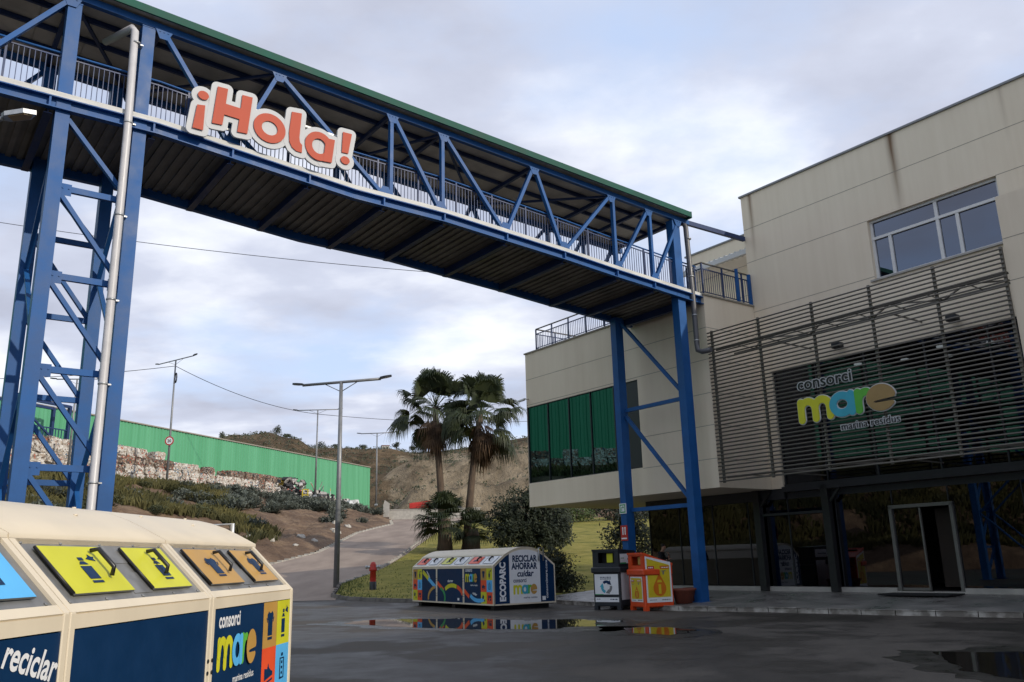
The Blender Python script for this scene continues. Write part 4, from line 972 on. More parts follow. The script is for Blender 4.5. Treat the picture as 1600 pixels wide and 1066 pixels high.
# ------------------------------------------------------------------ footbridge and its supports (local: x=-u, y=b)
XN,XF=-18.7,-22.1
DZ=[(-12,11.5),(4.1,11.5),(9.0,11.12),(11.75,11.10),(16.1,10.84),(18.3,10.67),(21.5,10.47),(22.34,10.42)]
def dz(b):
    for a,c in zip(DZ,DZ[1:]):
        if b<=c[0]: return a[1]+(c[1]-a[1])*(b-a[0])/(c[0]-a[0])
    return DZ[-1][1]
def rz(b): return 14.02-.047*(max(b,-12)-3.95)      # underside of the roof edge
Bn=[DZ[k][0] for k in range(len(DZ))]
FB=thing('footbridge','covered blue steel truss footbridge with green roof edge crossing to the building','footbridge',(-20.4,10,11.0),BR)
mb=MB()
for a,c in zip(Bn,Bn[1:]):
    n=max(1,int((c-a)/.24))
    for k in range(n):
        y0=a+(c-a)*k/n; y1=a+(c-a)*(k+.5)/n; y2=a+(c-a)*(k+1)/n
        for (p,q,o) in ((y0,y1,0),(y1,y2,.05)):
            mb.add([(XN-.02,p,dz(p)-.16+o),(XF+.02,p,dz(p)-.16+o),(XF+.02,q,dz(q)-.16+o),(XN-.02,q,dz(q)-.16+o)],[(0,1,2,3)])
        mb.add([(XN-.02,y1,dz(y1)-.16),(XF+.02,y1,dz(y1)-.16),(XF+.02,y1,dz(y1)-.11),(XN-.02,y1,dz(y1)-.11)],[(0,1,2,3)])
        mb.add([(XN-.02,y2,dz(y2)-.11),(XF+.02,y2,dz(y2)-.11),(XF+.02,y2,dz(y2)-.16),(XN-.02,y2,dz(y2)-.16)],[(0,1,2,3)])
    mb.add([(XN-.02,a,dz(a)-.03),(XF+.02,a,dz(a)-.03),(XF+.02,c,dz(c)-.03),(XN-.02,c,dz(c)-.03)],[(0,3,2,1)])
part('deck',mb,M['decking'],FB)
for X,s in ((XN,1),(XF,-1)):
    mb=MB()
    for a,c in zip(Bn,Bn[1:]): mb.bar((X+s*.05,a,dz(a)-.02),(X+s*.05,c,dz(c)-.02),.10,.13)
    part('edge_strip',mb,M['white_edge'],FB)
    mb=MB()
    for a,c in zip(Bn,Bn[1:]):
        mb.bar((X,a,dz(a)-.22),(X,c,dz(c)-.22),.03,.24); mb.bar((X+s*.06,a,dz(a)-.345),(X+s*.06,c,dz(c)-.345),.16,.025); mb.bar((X+s*.06,a,dz(a)-.10),(X+s*.06,c,dz(c)-.10),.16,.025)
    for b in (-4,-1,1.9,4.0,5.8,7.75,9.85,11.74,13.9,16.1,18.3,20.0): mb.box((X+s*.02,b-.02,dz(b)-.33),(X+s*.12,b+.02,dz(b)-.11))
    part('edge_beam',mb,M['blue'],FB)
    mb=MB(); mb.bar((X,-12,rz(-12)-.12),(X,22.0,rz(22)-.12),.14,.16); part('top_chord',mb,M['blue'],FB)
    xs=X+s*.0
    def mem(nm,a,za,b,zb_,w=.12,mat='blue'):
        m_=MB(); m_.bar((xs,a,za),(xs,b,zb_),.10,w,up=(1,0,0)); part(nm,m_,M[mat],FB)
    t_=lambda b:rz(b)-.2
    for a,b in ((2.1,.3),(-.1,.1),(-4,-2),( -4,-6)):
        if (a,b)!=(-.1,.1): mem('diagonal',a,t_(a),b,dz(b)+.05)
    for a,b in ((4.05,5.70),(6.85,5.85),(6.9,9.8),(10.15,11.6),(11.8,13.78),(15.0,13.95),(15.08,16.05),(18.2,16.2),(19.95,18.45),(21.45,20.12)): mem('diagonal',a,t_(a),b,dz(b)+.05)
    for a in (-4,10.08,11.72,18.33,20.03): mem('post',a,t_(a),a,dz(a)+.05,.13)
    for b,top in ((2.1,1),(4.05,1),(6.87,1),(10.1,1),(11.75,1),(15.04,1),(18.25,1),(19.98,1),(21.4,1),(.3,0),(5.8,0),(9.9,0),(11.65,0),(13.86,0),(16.12,0),(18.4,0),(20.07,0)):
        zc_=t_(b)-.10 if top else dz(b)+.13; m_=MB(); e_=-1 if top else 1
        m_.prism([(-.20,-.12*e_),(.20,-.12*e_),(.09,.12*e_),(-.09,.12*e_)][::e_],((X+.056,b,zc_),(0,1,0),(0,0,1)),.014)
        for q in (-.09,0,.09): m_.tube([(X+.07,b+q,zc_-.06*e_),(X+.085,b+q,zc_-.06*e_)],.018,6)
        part('gusset_plate',m_,M['blue'],FB)
    # railing
    xr=X-s*.10; mb=MB(); y=-11.9; n=0
    while y<22.2:
        mb.bar((xr,y,dz(y)+.03),(xr,y,dz(y)+.98),.016); y+=.105; n+=1
    y=-11.5
    while y<22.3:
        mb.bar((xr,y,dz(y)),(xr,y,dz(y)+1.06),.045); y+=1.25
    for a,c in zip(Bn,Bn[1:]): mb.bar((xr,a,dz(a)+.98),(xr,c,dz(c)+.98),.03); mb.bar((xr,a,dz(a)+.09),(xr,c,dz(c)+.09),.02)
    rl=part('railing',mb,M['bluedark'],FB); mb=MB(); mb.tube([(xr,b,dz(b)+1.08) for b in Bn],.026,8); part('handrail',mb,M['blue'],rl)
for b in (-6.5,-4,-1,1.9,4.0,5.8,7.75,9.85,11.74,13.9,16.1,18.3,20.0,21.9):
    mb=MB(); zc=dz(b)-.30; mb.box((XN-.03,b-.012,zc-.13),(XF+.03,b+.012,zc+.13)); mb.box((XN-.03,b-.08,zc-.145),(XF+.03,b+.08,zc-.125)); part('cross_beam',mb,M['bluedark'],FB)
# roof
r0,r1=-12.2,21.85
mb=MB(); fb=lambda X,dz_,y:(X,y,rz(y)+dz_)
n=int((r1-r0)/1.05)
for k in range(n):
    a=r0+(r1-r0)*k/n; c=r0+(r1-r0)*(k+1)/n-.015
    mb.add([fb(XN+.28,.02,a),fb(XF-.28,.02,a),fb(XF-.28,.02,c),fb(XN+.28,.02,c)],[(0,1,2,3)])
mb.add([fb(XN+.30,.07,r0),fb(XF-.30,.07,r0),fb(XF-.30,.07,r1),fb(XN+.30,.07,r1)],[(0,3,2,1)])
rf=part('roof',mb,M['roofunder'],FB)
for X,s in ((XN,1),(XF,-1)):
    mb=MB(); mb.bar(fb(X+s*.31,.05,r0),fb(X+s*.31,.05,r1),.05,.19); part('fascia',mb,M['roofgreen'],rf)
mb=MB(); mb.bar((XN+.31,r1+.02,rz(r1)+.06),(XF-.31,r1+.02,rz(r1)+.06),.05,.24); part('end_fascia',mb,M['roofgreen'],rf)
mb=MB()
for x in (-19.5,-20.4,-21.3): mb.bar(fb(x,-.05,r0),fb(x,-.05,r1),.07,.12)
for b in (-4,2.1,4.0,6.87,10.1,11.75,15.05,18.3,20.0,21.6): mb.bar((XN,b,rz(b)-.12),(XF,b,rz(b)-.12),.10,.12)
rr=(-4,2.1,4.0,6.87,10.1,11.75,15.05,18.3,21.6)
for i,(a,c) in enumerate(zip(rr,rr[1:])):
    p,q=(XN,XF) if i%2 else (XF,XN); mb.bar((p,a,rz(a)-.17),(q,c,rz(c)-.17),.07)
part('roof_bracing',mb,M['bluedark'],FB)
mb=MB(); mb.tube([(XN+.1,21.7,13.08),(XN+.02,25.08,13.12)],.07,8); 
mb=MB(); mb.bar((XN,21.7,13.05),(XN,25.11,13.10),.12,.16); part('tie_beam',mb,M['bluedark'],FB)
# left tower
TW=thing('support_tower','four legged braced blue steel tower carrying the left end of the footbridge','bridge tower',(-20.4,2.95,0),BR)
def leg(parent,x0,x1,y0,y1,z0,z1):
    # H section: two flanges and a web
    m_=MB(); yc=(y0+y1)/2; 
    m_.box((x1-.02,y0,z0),(x1,y1,z1)); m_.box((x0,y0,z0),(x0+.02,y1,z1)); m_.box((x0+.02,y0,z0),(x1-.02,y0+.018,z1)); m_.box((x0+.02,y1-.018,z0),(x1-.02,y1,z1))
    m_.box((x0-.09,y0-.09,z0),(x1+.09,y1+.09,z0+.03)); m_.box((x0-.01,y0-.01,z1-.02),(x1+.01,y1+.01,z1+.01))
    return part('leg',m_,M['blue'],parent)
for (y0,y1) in ((2.03,2.31),(3.58,3.86)):
    for (x0,x1) in ((-19.0,-18.66),(-22.14,-21.8)): leg(TW,x0,x1,y0,y1,0,13.82)
HZ=(9.44,7.5,5.54,3.59,1.64)
for xx in (-18.78,-22.02):
    for h in HZ:
        m_=MB(); m_.bar((xx,2.30,h),(xx,3.59,h),.09,.13); part('horizontal_brace',m_,M['blue'],TW)
    for a,b in zip((11.15,)+HZ,HZ+(-.2,)):
        m_=MB(); m_.bar((xx,2.30,a-.12),(xx,3.59,max(.1,b+.1)),.09,.12,up=(1,0,0)); part('diagonal_brace',m_,M['blue'],TW)
for xx in (-18.735,):
    for h in HZ:
        for y_ in (2.40,3.49):
            m_=MB(); m_.box((xx,y_-.11,h-.16),(xx+.014,y_+.11,h+.10))
            for q in (-.06,.06): m_.tube([(xx+.014,y_+q,h),(xx+.03,y_+q,h)],.018,6)
            part('gusset_plate',m_,M['blue'],TW)
for yy in (2.17,3.72):
    zz=[11.0,8.5,6.0,3.4,.6]
    for i,(a,b) in enumerate(zip(zz,zz[1:])):
        p,q=((-21.82,-18.98) if i%2 else (-18.98,-21.82)); m_=MB(); m_.bar((p,yy,a),(q,yy,b),.07,.10,up=(0,1,0)); part('side_brace',m_,M['blue'],TW)
mb=MB(); mb.tube([(-19.7,3.0,13.72),(-18.62,3.36,13.62),(-18.53,3.40,13.5),(-18.52,3.44,11),(-18.52,3.44,6),(-18.52,3.44,.3),(-18.40,3.44,.15)],.085,14); pp_=part('downpipe',mb,M['pvc'],TW)
mb=MB()
for z in (13.2,11.2,9.0,7.1,5.3,3.3,1.6): mb.tube([(-18.52,3.44,z-.02),(-18.52,3.44,z+.02)],.098,14); mb.box((-18.66,3.42,z-.015),(-18.52,3.60,z+.015))
part('pipe_clamps',mb,M['galv'],pp_)
# far left support, outside the picture
# right frame
RF=thing('bridge_pier','two legged braced blue steel frame carrying the footbridge at the building','bridge support',(-20.4,21.4,.17),BR)
leg(RF,-18.98,-18.68,21.16,21.52,.17,13.0); leg(RF,-22.08,-21.80,21.16,21.52,.17,10.2)
for h in (6.72,3.2):
    m_=MB(); m_.bar((-21.76,21.4,h),(-19.04,21.4,h),.10,.13); part('horizontal_brace',m_,M['blue'],RF)
for a,b in ((10.0,6.95),(6.5,3.4)):
    m_=MB(); m_.bar((-21.76,21.4,a),(-19.04,21.4,b),.10,.13,up=(0,1,0)); part('diagonal_brace',m_,M['blue'],RF)
mb=MB(); mb.tube([(-18.9,21.75,13.05),(-18.72,21.8,13.0),(-18.66,21.82,12.85),(-18.62,21.86,10),(-18.62,21.86,8.55),(-18.6,21.86,8.36),(-18.45,21.9,8.28),(-18.1,21.95,8.28)],.09,12); pp_=part('downpipe',mb,M['pvcdark'],RF)
mb=MB()
for z in (12.4,11.0,9.6,8.7): mb.tube([(-18.62,21.86,z-.02),(-18.62,21.86,z+.02)],.105,12)
part('pipe_clamps',mb,M['galv'],pp_)
# small signs on the far leg (facing the camera side)
def small_sign(label,z0,z1,bg,draw):
    t_=thing('safety_sign',label,'sign',(-21.93,21.13,z0),BR); m_=MB(); m_.box((-22.09,21.11,z0),(-21.76,21.134,z1),0); draw(m_,((-22.09,21.11,z0),(1,0,0),(0,0,1))); part('plate',m_,bg,t_)
def d1(m_,fr): m_.rect(.03,.03,.30,.32,fr,.003,1); m_.rect(.07,.07,.26,.28,fr,.006,0); m_.ribbon([(.12,.10),(.12,.22),(.2,.22)],.03,fr,.009,1); m_.flat([(.18,.26),(.18,.17),(.25,.22)],fr,.012,1)
def d2(m_,fr):
    for x in (.09,.2): m_.rect(x,.2,x+.05,.40,fr,.003,1); m_.flat([(x-.01+.035+.035*math.cos(R(30*k)),.43+.035*math.sin(R(30*k))) for k in range(12)],fr,.003,1)
    m_.rect(.03,.05,.30,.10,fr,.003,1)
small_sign('square white and green pictogram sign high on the blue column',3.08,3.43,[M['white'],M['green']],d1)
small_sign('upright red sign with two white pictograms lower on the blue column',2.16,2.68,[M['red'],M['white']],d2)

# ------------------------------------------------------------------ hello sign on the bridge
HS=thing('hello_sign','large coral greeting letters on white board hung on the bridge side','sign',(-18.5,7.5,11.2),BR)
ca=R(-3.8)
def FH(b,z,dx=0): return ((-18.47+dx,b,z),(0,math.cos(ca),math.sin(ca)),(0,-math.sin(ca),math.cos(ca)))
def FB_(dx): return ((-18.47+dx,0,0),(0,1,0),(0,0,1))
def circ(c,rx,ry,n=32): return [(c[0]+rx*math.cos(2*math.pi*k/n),c[1]+ry*math.sin(2*math.pi*k/n)) for k in range(n)]
HL=[('dot',(4.965,12.31),.125,.11),('poly',[(4.77,11.42),(5.01,11.42),(5.02,12.06),(4.84,12.03)]),
    ('poly',[(5.20,11.67),(5.44,11.69),(5.47,11.97),(5.83,11.96),(5.80,11.62),(6.04,11.64),(6.12,12.63),(5.87,12.62),(5.85,12.25),(5.49,12.26),(5.52,12.66),(5.28,12.65)]),
    ('ring',(6.58,11.95),.40,.385,.20,.185),
    ('poly',[(7.12,12.57),(7.38,12.60),(7.34,11.92),(7.36,11.80),(7.42,11.74),(7.42,11.53),(7.27,11.54),(7.16,11.61),(7.09,11.74),(7.07,12.0)]),
    ('ring',(7.87,11.84),.375,.40,.19,.20),('poly',[(7.99,11.46),(8.22,11.48),(8.29,12.13),(8.05,12.12)]),
    ('poly',[(8.49,11.85),(8.67,11.86),(8.76,12.44),(8.51,12.43)]),('dot',(8.59,11.65),.125,.11)]
def grow_poly(P,d):
    """outline moved outwards by d, rounded at the outer corners"""
    n=len(P); A=sum(P[i][0]*P[(i+1)%n][1]-P[(i+1)%n][0]*P[i][1] for i in range(n))
    P=[Vector(p) for p in (P if A>0 else P[::-1])]; out=[]
    for i in range(n):
        e1=(P[i]-P[i-1]).normalized(); e2=(P[(i+1)%n]-P[i]).normalized(); n1=Vector((e1.y,-e1.x)); n2=Vector((e2.y,-e2.x)); cr=e1.x*e2.y-e1.y*e2.x
        if cr>0.02:
            a0=math.atan2(n1.y,n1.x); a1=math.atan2(n2.y,n2.x)
            if a1<a0: a1+=2*math.pi
            for k in range(6): q=a0+(a1-a0)*k/5; out.append(tuple(P[i]+Vector((math.cos(q),math.sin(q)))*d))
        else:
            m_=(n1+n2).normalized(); out.append(tuple(P[i]+m_*(d/max(.5,m_.dot(n1)))))
    return out
GW=.135
mbk=MB()
for i,L_ in enumerate(HL):
    f=FB_((i%5)*.005)
    if L_[0]=='poly': mbk.prism(grow_poly(L_[1],GW),f,.06)
    else: mbk.prism(circ(L_[1],L_[2]+GW,L_[3]+GW,40),f,.06)
part('letter_backing',mbk,M['signwhite'],HS)
def hl(idx):
    m_=MB()
    for j,q in enumerate(idx):
        L_=HL[q]; f=FB_(.088+.003*j)
        if L_[0]=='poly': m_.prism(L_[1],f,.02)
        elif L_[0]=='dot': m_.prism(circ(L_[1],L_[2],L_[3]),f,.02)
        else: m_.ribbon(circ(L_[1],(L_[2]+L_[4])/2,(L_[3]+L_[5])/2,40),L_[2]-L_[4],f,0,0,closed=True,t=.02)
    part('letter',m_,M['coral'],HS)
for idx in ((0,1),(2,),(3,),(4,),(5,6),(7,8)): hl(idx)
kz=lambda b:11.52-(b-4.8)*.03
m_=MB()
for zz in (.22,.95): m_.bar((-18.56,4.9,kz(4.9)+zz),(-18.56,8.8,kz(8.8)+zz),.05,.05)
part('hanging_rail',m_,M['alu'],HS)

# ------------------------------------------------------------------ recycling containers
def icon(mb,kind,fr,x,y,w,h,lay,m):
    """small dark pictograms; x,y = lower left of the cell"""
    P=lambda a,b:(x+a*w,y+b*h)
    pg=lambda pts: mb.flat([P(a,b) for a,b in pts],fr,lay,m)
    el=lambda cx,cy,rx,ry: pg([(cx+rx*math.cos(R(24*k)),cy+ry*math.sin(R(24*k))) for k in range(15)])
    if kind=='shirt':
        pg([(.34,.26),(.66,.26),(.66,.60),(.70,.62),(.72,.72),(.62,.80),(.56,.76),(.44,.76),(.38,.80),(.28,.72),(.30,.62),(.34,.60)]); pg([(.34,.17),(.66,.17),(.66,.23),(.34,.23)]); pg([(.22,.66),(.26,.66),(.32,.56),(.28,.55)]); pg([(.74,.66),(.78,.66),(.72,.55),(.68,.56)])
    if kind=='spray':
        pg([(.36,.26),(.62,.26),(.62,.58),(.36,.58)]); pg([(.36,.16),(.62,.16),(.62,.22),(.36,.22)]); pg([(.38,.62),(.60,.62),(.54,.70),(.44,.70)]); pg([(.44,.72),(.56,.72),(.56,.80),(.44,.80)]); pg([(.62,.76),(.72,.82),(.74,.88),(.80,.82),(.86,.82),(.82,.76),(.84,.70),(.76,.72)])
    if kind=='shoe':
        pg([(.22,.30),(.80,.38),(.80,.46),(.66,.50),(.54,.56),(.48,.66),(.42,.54),(.22,.56)]); pg([(.22,.20),(.80,.28),(.80,.33),(.22,.25)])
    if kind=='battery':
        mb.ribbon([P(.36,.24),P(.36,.68),P(.64,.68),P(.64,.24),P(.36,.24)],.06*w,fr,lay,m); pg([(.43,.73),(.57,.73),(.57,.80),(.43,.80)])
        for q in (.32,.44,.56): pg([(.45,q),(.55,q),(.55,q+.06),(.45,q+.06)])
    if kind=='bulb':
        el(.5,.58,.2,.2); pg([(.42,.24),(.58,.24),(.58,.36),(.42,.36)])
    if kind=='drop':
        pg([(.36,.80),(.22,.52),(.30,.38),(.50,.42),(.58,.62)]); el(.66,.28,.09,.10)
    if kind=='tap':
        pg([(.24,.30),(.40,.30),(.40,.72),(.24,.72)]); pg([(.44,.50),(.76,.50),(.76,.72),(.44,.72)]); pg([(.56,.28),(.76,.28),(.76,.45),(.56,.45)])
DM=['navy','white','lime','ochre','redor','sky','green','tealblue','grass green letter','brownlet','black','lidgrey','cream']
DI={k:i for i,k in enumerate(DM)}; DML=[M[k] for k in DM]
def logo(mb,fr,x,y,w,lay,dark=False):
    o=Vector(fr[0])+Vector(fr[1])*x+Vector(fr[2])*y; f=(o,fr[1],fr[2]); s_=w/4.47; c={'m':'lime','a':'tealblue' if dark else 'sky','r':'grass green letter','e':'ochre'}
    draw_mare(lambda l:(mb,DI[c[l]]),f,(s_,s_*1.55),0,-.03,lay0=lay)
    mb.text('consorci',w*.205,(o+Vector(fr[2])*(w*.42),fr[1],fr[2]),lay,DI['navy' if dark else 'white'],.004,width=w*.55)
    mb.text('marina residus',w*.10,(o+Vector(fr[1])*(w*.42)-Vector(fr[2])*(w*.14),fr[1],fr[2]),lay,DI['navy' if dark else 'white'],.001,width=w*.58)
CELL=[('shirt','ochre'),('spray','lime'),('shoe','redor'),('battery','sky'),('drop','lime'),('tap','redor')]
def recycling_container(label,world,rot,bay,Wd,pt,rise,inset,H,lids,zoff,bandlow,near):
    C=thing('recycling_container',label,'recycling container',world=world,rot=rot); L=3*bay; z0=.16
    # end profile: straight side, sloping panel, arched lid
    def prof(dl=0):
        a=[(0,z0),(0,pt),(inset,pt+rise)]; n=12; zc=pt+rise
        for k in range(1,n): 
            f=k/n; yy=inset+(Wd-2*inset)*f; a.append((yy,zc+(H-zc)*(1-abs(2*f-1)**2.2)))
        a+=[(Wd-inset,zc),(Wd,pt),(Wd,z0)]; return a
    pr=prof()
    mb=MB(); K=len(pr)
    for xx,fl in ((0,1),(L,0)):
        vs=[(xx,y,z) for y,z in pr]; mb.add(vs,[list(range(K))[::-1] if not fl else list(range(K))])
    for i in range(K):
        if i in (0,1): continue           # front panels and sloping panels are parts
        a,b=pr[i],pr[(i+1)%K]
        if 2<=i<K-3:  # under the lids
            mb.add([(0,a[0],a[1]-.02),(L,a[0],a[1]-.02),(L,b[0],b[1]-.02),(0,b[0],b[1]-.02)],[(0,3,2,1)],0,True)
        else: mb.add([(0,a[0],a[1]),(L,a[0],a[1]),(L,b[0],b[1]),(0,b[0],b[1])],[(0,3,2,1)])
    pw=.055
    sd=Vector((0,inset,rise)); sl=sd.length; sdn=sd.normalized(); sn=Vector((1,0,0)).cross(sdn)   # outward normal of the sloping panel
    for k in range(4):
        xs_=[k*bay] if 0<k<3 else [k*bay]
        x0=max(0,k*bay-pw); x1=min(L,k*bay+pw)
        for xa,xb in (((x0,k*bay-.004),(k*bay+.004,x1)) if 0<k<3 else ((x0,x1),)):
            mb.bbox((xa,-.012,z0),(xb,.05,pt+.01),.006)
            a=Vector(((xa+xb)/2,0,pt))+sn*-.012; mb.bar(a,a+sd,xb-xa,.05,up=sn)
    mb.box((pw,-.008,pt-.075),(L-pw,.05,pt-.002)); a=Vector((L/2,.0,pt))+sdn*.03-sn*.012; mb.bar(a-Vector((L/2-pw,0,0)),a+Vector((L/2-pw,0,0)),.06,.045,up=sn)
    a=Vector((L/2,.0,pt))+sdn*(sl-.02)-sn*.012; mb.bar(a-Vector((L/2-pw,0,0)),a+Vector((L/2-pw,0,0)),.06,.045,up=sn)
    mb.box((pw,-.008,z0),(L-pw,.05,z0+.05))
    part('body',mb,M['cream'],C)
    mb=MB()
    for k in (1,2):
        for dx in (-.035,.035):
            for zz in (pt-.42,pt-.50,.42,.5): mb.tube([(k*bay+dx,-.011,zz),(k*bay+dx,-.018,zz)],.014,8)
    part('bolts',mb,M['black'],C)
    mb=MB()
    for xx in (.35,L-.35,L/2): 
        mb.box((xx-.12,.15,0),(xx+.12,Wd-.15,z0))
    part('skids',mb,M['black'],C)
    for k in range(3):
        x0,x1=k*bay+pw,(k+1)*bay-pw; zz0,zz1=z0+.05,pt-.08; w=x1-x0; h=zz1-zz0
        fr=((x0,-.004,zz0),(1,0,0),(0,0,1)); mb=MB()
        mb.box((x0+.002,-.004,zz0+.002),(x1-.002,.04,zz1-.002),DI['navy'])
        cw=w*.20
        def cells(xa):
            for q,(ic,cl) in enumerate(CELL):
                cx=xa+(q%2)*cw; cy=h*(2-q//2)/3; mb.rect(cx+.003,cy,cx+cw,cy+h/3,fr,.002,DI[cl]); icon(mb,ic,fr,cx,cy,cw,h/3,.004,DI['navy'])
        if k==2:
            xa=w-2*cw-.004; cells(xa); logo(mb,fr,.05*w,h*.60,w*.44,.003)
            y0=h*.30*(1-bandlow)
            if not near:
                mb.ribbon([(0,h*.36),(w*.18,h*.18)],.13,fr,.002,DI['redor'],False); mb.ribbon(arc(w*.52,h*.42,w*.36,h*.34,215,300,8),.13,fr,.0035,DI['sky'],False)
                mb.text('cuidar',.12,((x0+.30*w,-.004,zz0+h*.27),(.97,0,-.22),(.22,0,.97)),.003,DI['white'],.004,shear=.2)
        if k==1:
            fz=h*(.62 if not near else .30)
            if near: mb.ribbon(arc(w*.55,h*.0,w*.36,fz*.62,160,20,14),.14,fr,.002,DI['lime'],False)
            else:
                mb.ribbon([(0,h*.58),(w*.26,h*.34)],.14,fr,.002,DI['redor'],False); mb.ribbon(arc(w*.60,h*.16,w*.36,h*.34,140,62,12),.14,fr,.0035,DI['lime'],False); mb.ribbon(arc(w*.60,h*.16,w*.40,h*.34,62,12,8),.14,fr,.0045,DI['redor'],False)
                mb.ribbon(arc(-.05*w,h*.12,w*.36,h*.34,60,-20,10),.11,fr,.003,DI['green'],False)
                mb.text('ahorrar',.13,((x0+w*.42,-.004,zz0+h*.60),(1,0,0),(0,0,1)),.003,DI['white'],.004,shear=.2)
                mb.rect(w*.80,h*.06,w*.87,h*.13,fr,.003,DI['white'])
        if k==0:
            if near:
                mb.text('reciclar',.185,((1.27,-.004,1.195),(.963,0,-.27),(.27,0,.963)),.003,DI['white'],.004,width=.44,shear=.1)
                mb.flat([(w*.40,h-.10),(w*.50,h-.02),(w*.86,h-.30),(w*.80,h-.42)],fr,.002,DI['lime']); mb.flat([(w*.80,h-.42),(w*.86,h-.30),(w,h-.42),(w,h-.58)],fr,.002,DI['sky'])
            else:
                cells(.004); mb.ribbon([(w*.44,h*.92),(w*.68,h*.70)],.15,fr,.002,DI['lime'],False); mb.ribbon([(w*.68,h*.70),(w*.98,h*.44)],.15,fr,.0035,DI['sky'],False)
                mb.ribbon(arc(w*1.10,h*.10,w*.42,h*.36,110,190,12),.11,fr,.0045,DI['ochre'],False)
                mb.text('reciclar',.12,((x0+w*.60,-.004,zz0+h*.92),(.72,0,-.69),(.69,0,.72)),.003,DI['white'],.004,shear=.2)
        part('front_panel',mb,DML,C)
        # sloping panel with two flap lids
        o=Vector((x0,0,pt))+sdn*.06-sn*.006; fr2=(o,Vector((1,0,0)),sdn); ph=sl-.10
        mb=MB(); mb.prism([(0,0),(w,0),(w,ph),(0,ph)],(o-sn*.02,Vector((1,0,0)),sdn),.02)
        if near: 
            mb.prism([(w*.50,ph*.62),(w*.64,ph*.62),(w*.64,ph*.92),(w*.50,ph*.92)],fr2,.004); mb.prism([(w*.46,ph*.10),(w*.60,ph*.10),(w*.60,ph*.45),(w*.46,ph*.45)],fr2,.005)
            for a in (.03,.25,.5,.75,.97):
                for bb in (.05,.95): q=o+Vector((w*a,0,0))+sdn*(ph*bb); mb.tube([q,q+sn*.008],.012,8)
        sp=part('sloping_panel',mb,M['lidgrey'] if near else M['white'],C)
        for j,(xa,xb) in enumerate(((.07,.45),(.60,.93))):
            colk,ic=lids[k][j]
            mb=MB(); mb.prism([(w*xa,ph*.12),(w*xb,ph*.12),(w*xb,ph*.86),(w*xa,ph*.86)],(o+sn*.010,Vector((1,0,0)),sdn),.014,DI[colk],DI['lidgrey'])
            if ic: icon(mb,ic,(o+sn*.024,Vector((1,0,0)),sdn),w*(xa+.06),ph*.16,w*.26,ph*.64,.003,DI['navy'])
            ld=part('lid',mb,DML,sp)
            hx=w*(xa+(xb-xa)*(.74 if j==0 else .5)); hm=MB(); q=o+Vector((hx,0,0))+sdn*(ph*.34)+sn*.04; e=sdn*(ph*.42)
            hm.tube([q,q+sn*.042+sdn*.03,q+sn*.042+e-sdn*.03,q+e],.014 if near else .03,8); part('handle',hm,M['black'],ld)
            hm=MB(); q=o+Vector((w*xa-.012,0,0))+sdn*(ph*.13)+sn*.022; hm.tube([q,q+sdn*(ph*.72)],.009,8); part('hinge',hm,M['black'],ld)
        # arched roof lid
        mb=MB(); x0,x1=k*bay+.006,(k+1)*bay-.006; ys=pr[2:K-2]; ov=[(ys[0][0]-.045,ys[0][1]-.012)]+list(ys[1:-1])+[(ys[-1][0]+.045,ys[-1][1]-.012)]
        if k==2: x1=L+.035
        if k==0: x0=-.035
        ov=[(ov[0][0],ov[0][1]-.035)]+ov+[(ov[-1][0],ov[-1][1]-.035)]
        n=len(ov); vs=[(xx,y,z+.012) for xx in (x0,x1) for y,z in ov]; mb.add(vs,[(i,n+i,n+i+1,i+1) for i in range(n-1)],0,True)
        vs=[(xx,y,z-.012) for xx in (x0,x1) for y,z in ov]; mb.add(vs,[(i,i+1,n+i+1,n+i) for i in range(n-1)],0,True)
        for xx in (x0,x1):
            mb.add([(xx,y,z+.012) for y,z in ov]+[(xx,y,z-.012) for y,z in ov],[(i,i+1,n+i+1,n+i) for i in range(n-1)])
        for yi,zi in ((ov[0]),(ov[-1])): mb.add([(x0,yi,zi+.012),(x1,yi,zi+.012),(x1,yi,zi-.012),(x0,yi,zi-.012)],[(0,1,2,3)])
        for i,(xx,fi) in enumerate(((x0+.25*bay,4),(x0+.62*bay,3),(x0+.85*bay,5))): 
            y,z=ov[fi]; mb.tube([(xx,y,z+.008),(xx,y,z+.02)],.014,8)
        part('roof_lid',mb,M['cream'],C)
    # end panels with print
    for xx,sg in ((L,1),(0,-1)):
        if sg<0: continue
        mb=MB(); fr=((xx+.004,0,0),(0,1,0),(0,0,1)); b=.05
        def top(y):
            for (a,c) in zip(pr[1:-1],pr[2:-1]):
                if a[0]<=y<=c[0] and c[0]>a[0]: return a[1]+(c[1]-a[1])*(y-a[0])/(c[0]-a[0])
            return pt
        def strip(y0,y1,m,lay=.002):
            n=12; ys_=[y0+(y1-y0)*i/n for i in range(n+1)]
            P=[(y,top(y)-b-.03) for y in ys_][::-1]; mb.flat([(y0,z0+b),(y1,z0+b)]+P,fr,lay,m)
        strip(b,Wd*.25,DI['navy']); strip(Wd*.25,Wd*.75,DI['white']); strip(Wd*.75,Wd-b,DI['navy'])
        fz=lambda y,z:((xx+.004,y,z),(0,1,0),(0,0,1)); fv=lambda y,z:((xx+.004,y,z),(0,0,1),(0,-1,0))
        mb.text('ECOPARC',Wd*.125,fv(Wd*.185,z0+.12),.005,DI['white'],.016,width=H*.62)
        mb.text('consorcimare.com',Wd*.05,fv(Wd*.87,z0+.16),.005,DI['white'],.002,width=H*.62)
        mb.text('RECICLAR',Wd*.115,fz(Wd*.30,H*.765),.005,DI['navy'],.013,width=Wd*.40); mb.text('AHORRAR',Wd*.115,fz(Wd*.29,H*.645),.005,DI['navy'],.013,width=Wd*.42); mb.text('cuidar',Wd*.115,fz(Wd*.37,H*.525),.005,DI['navy'],.010,width=Wd*.27,shear=.2)
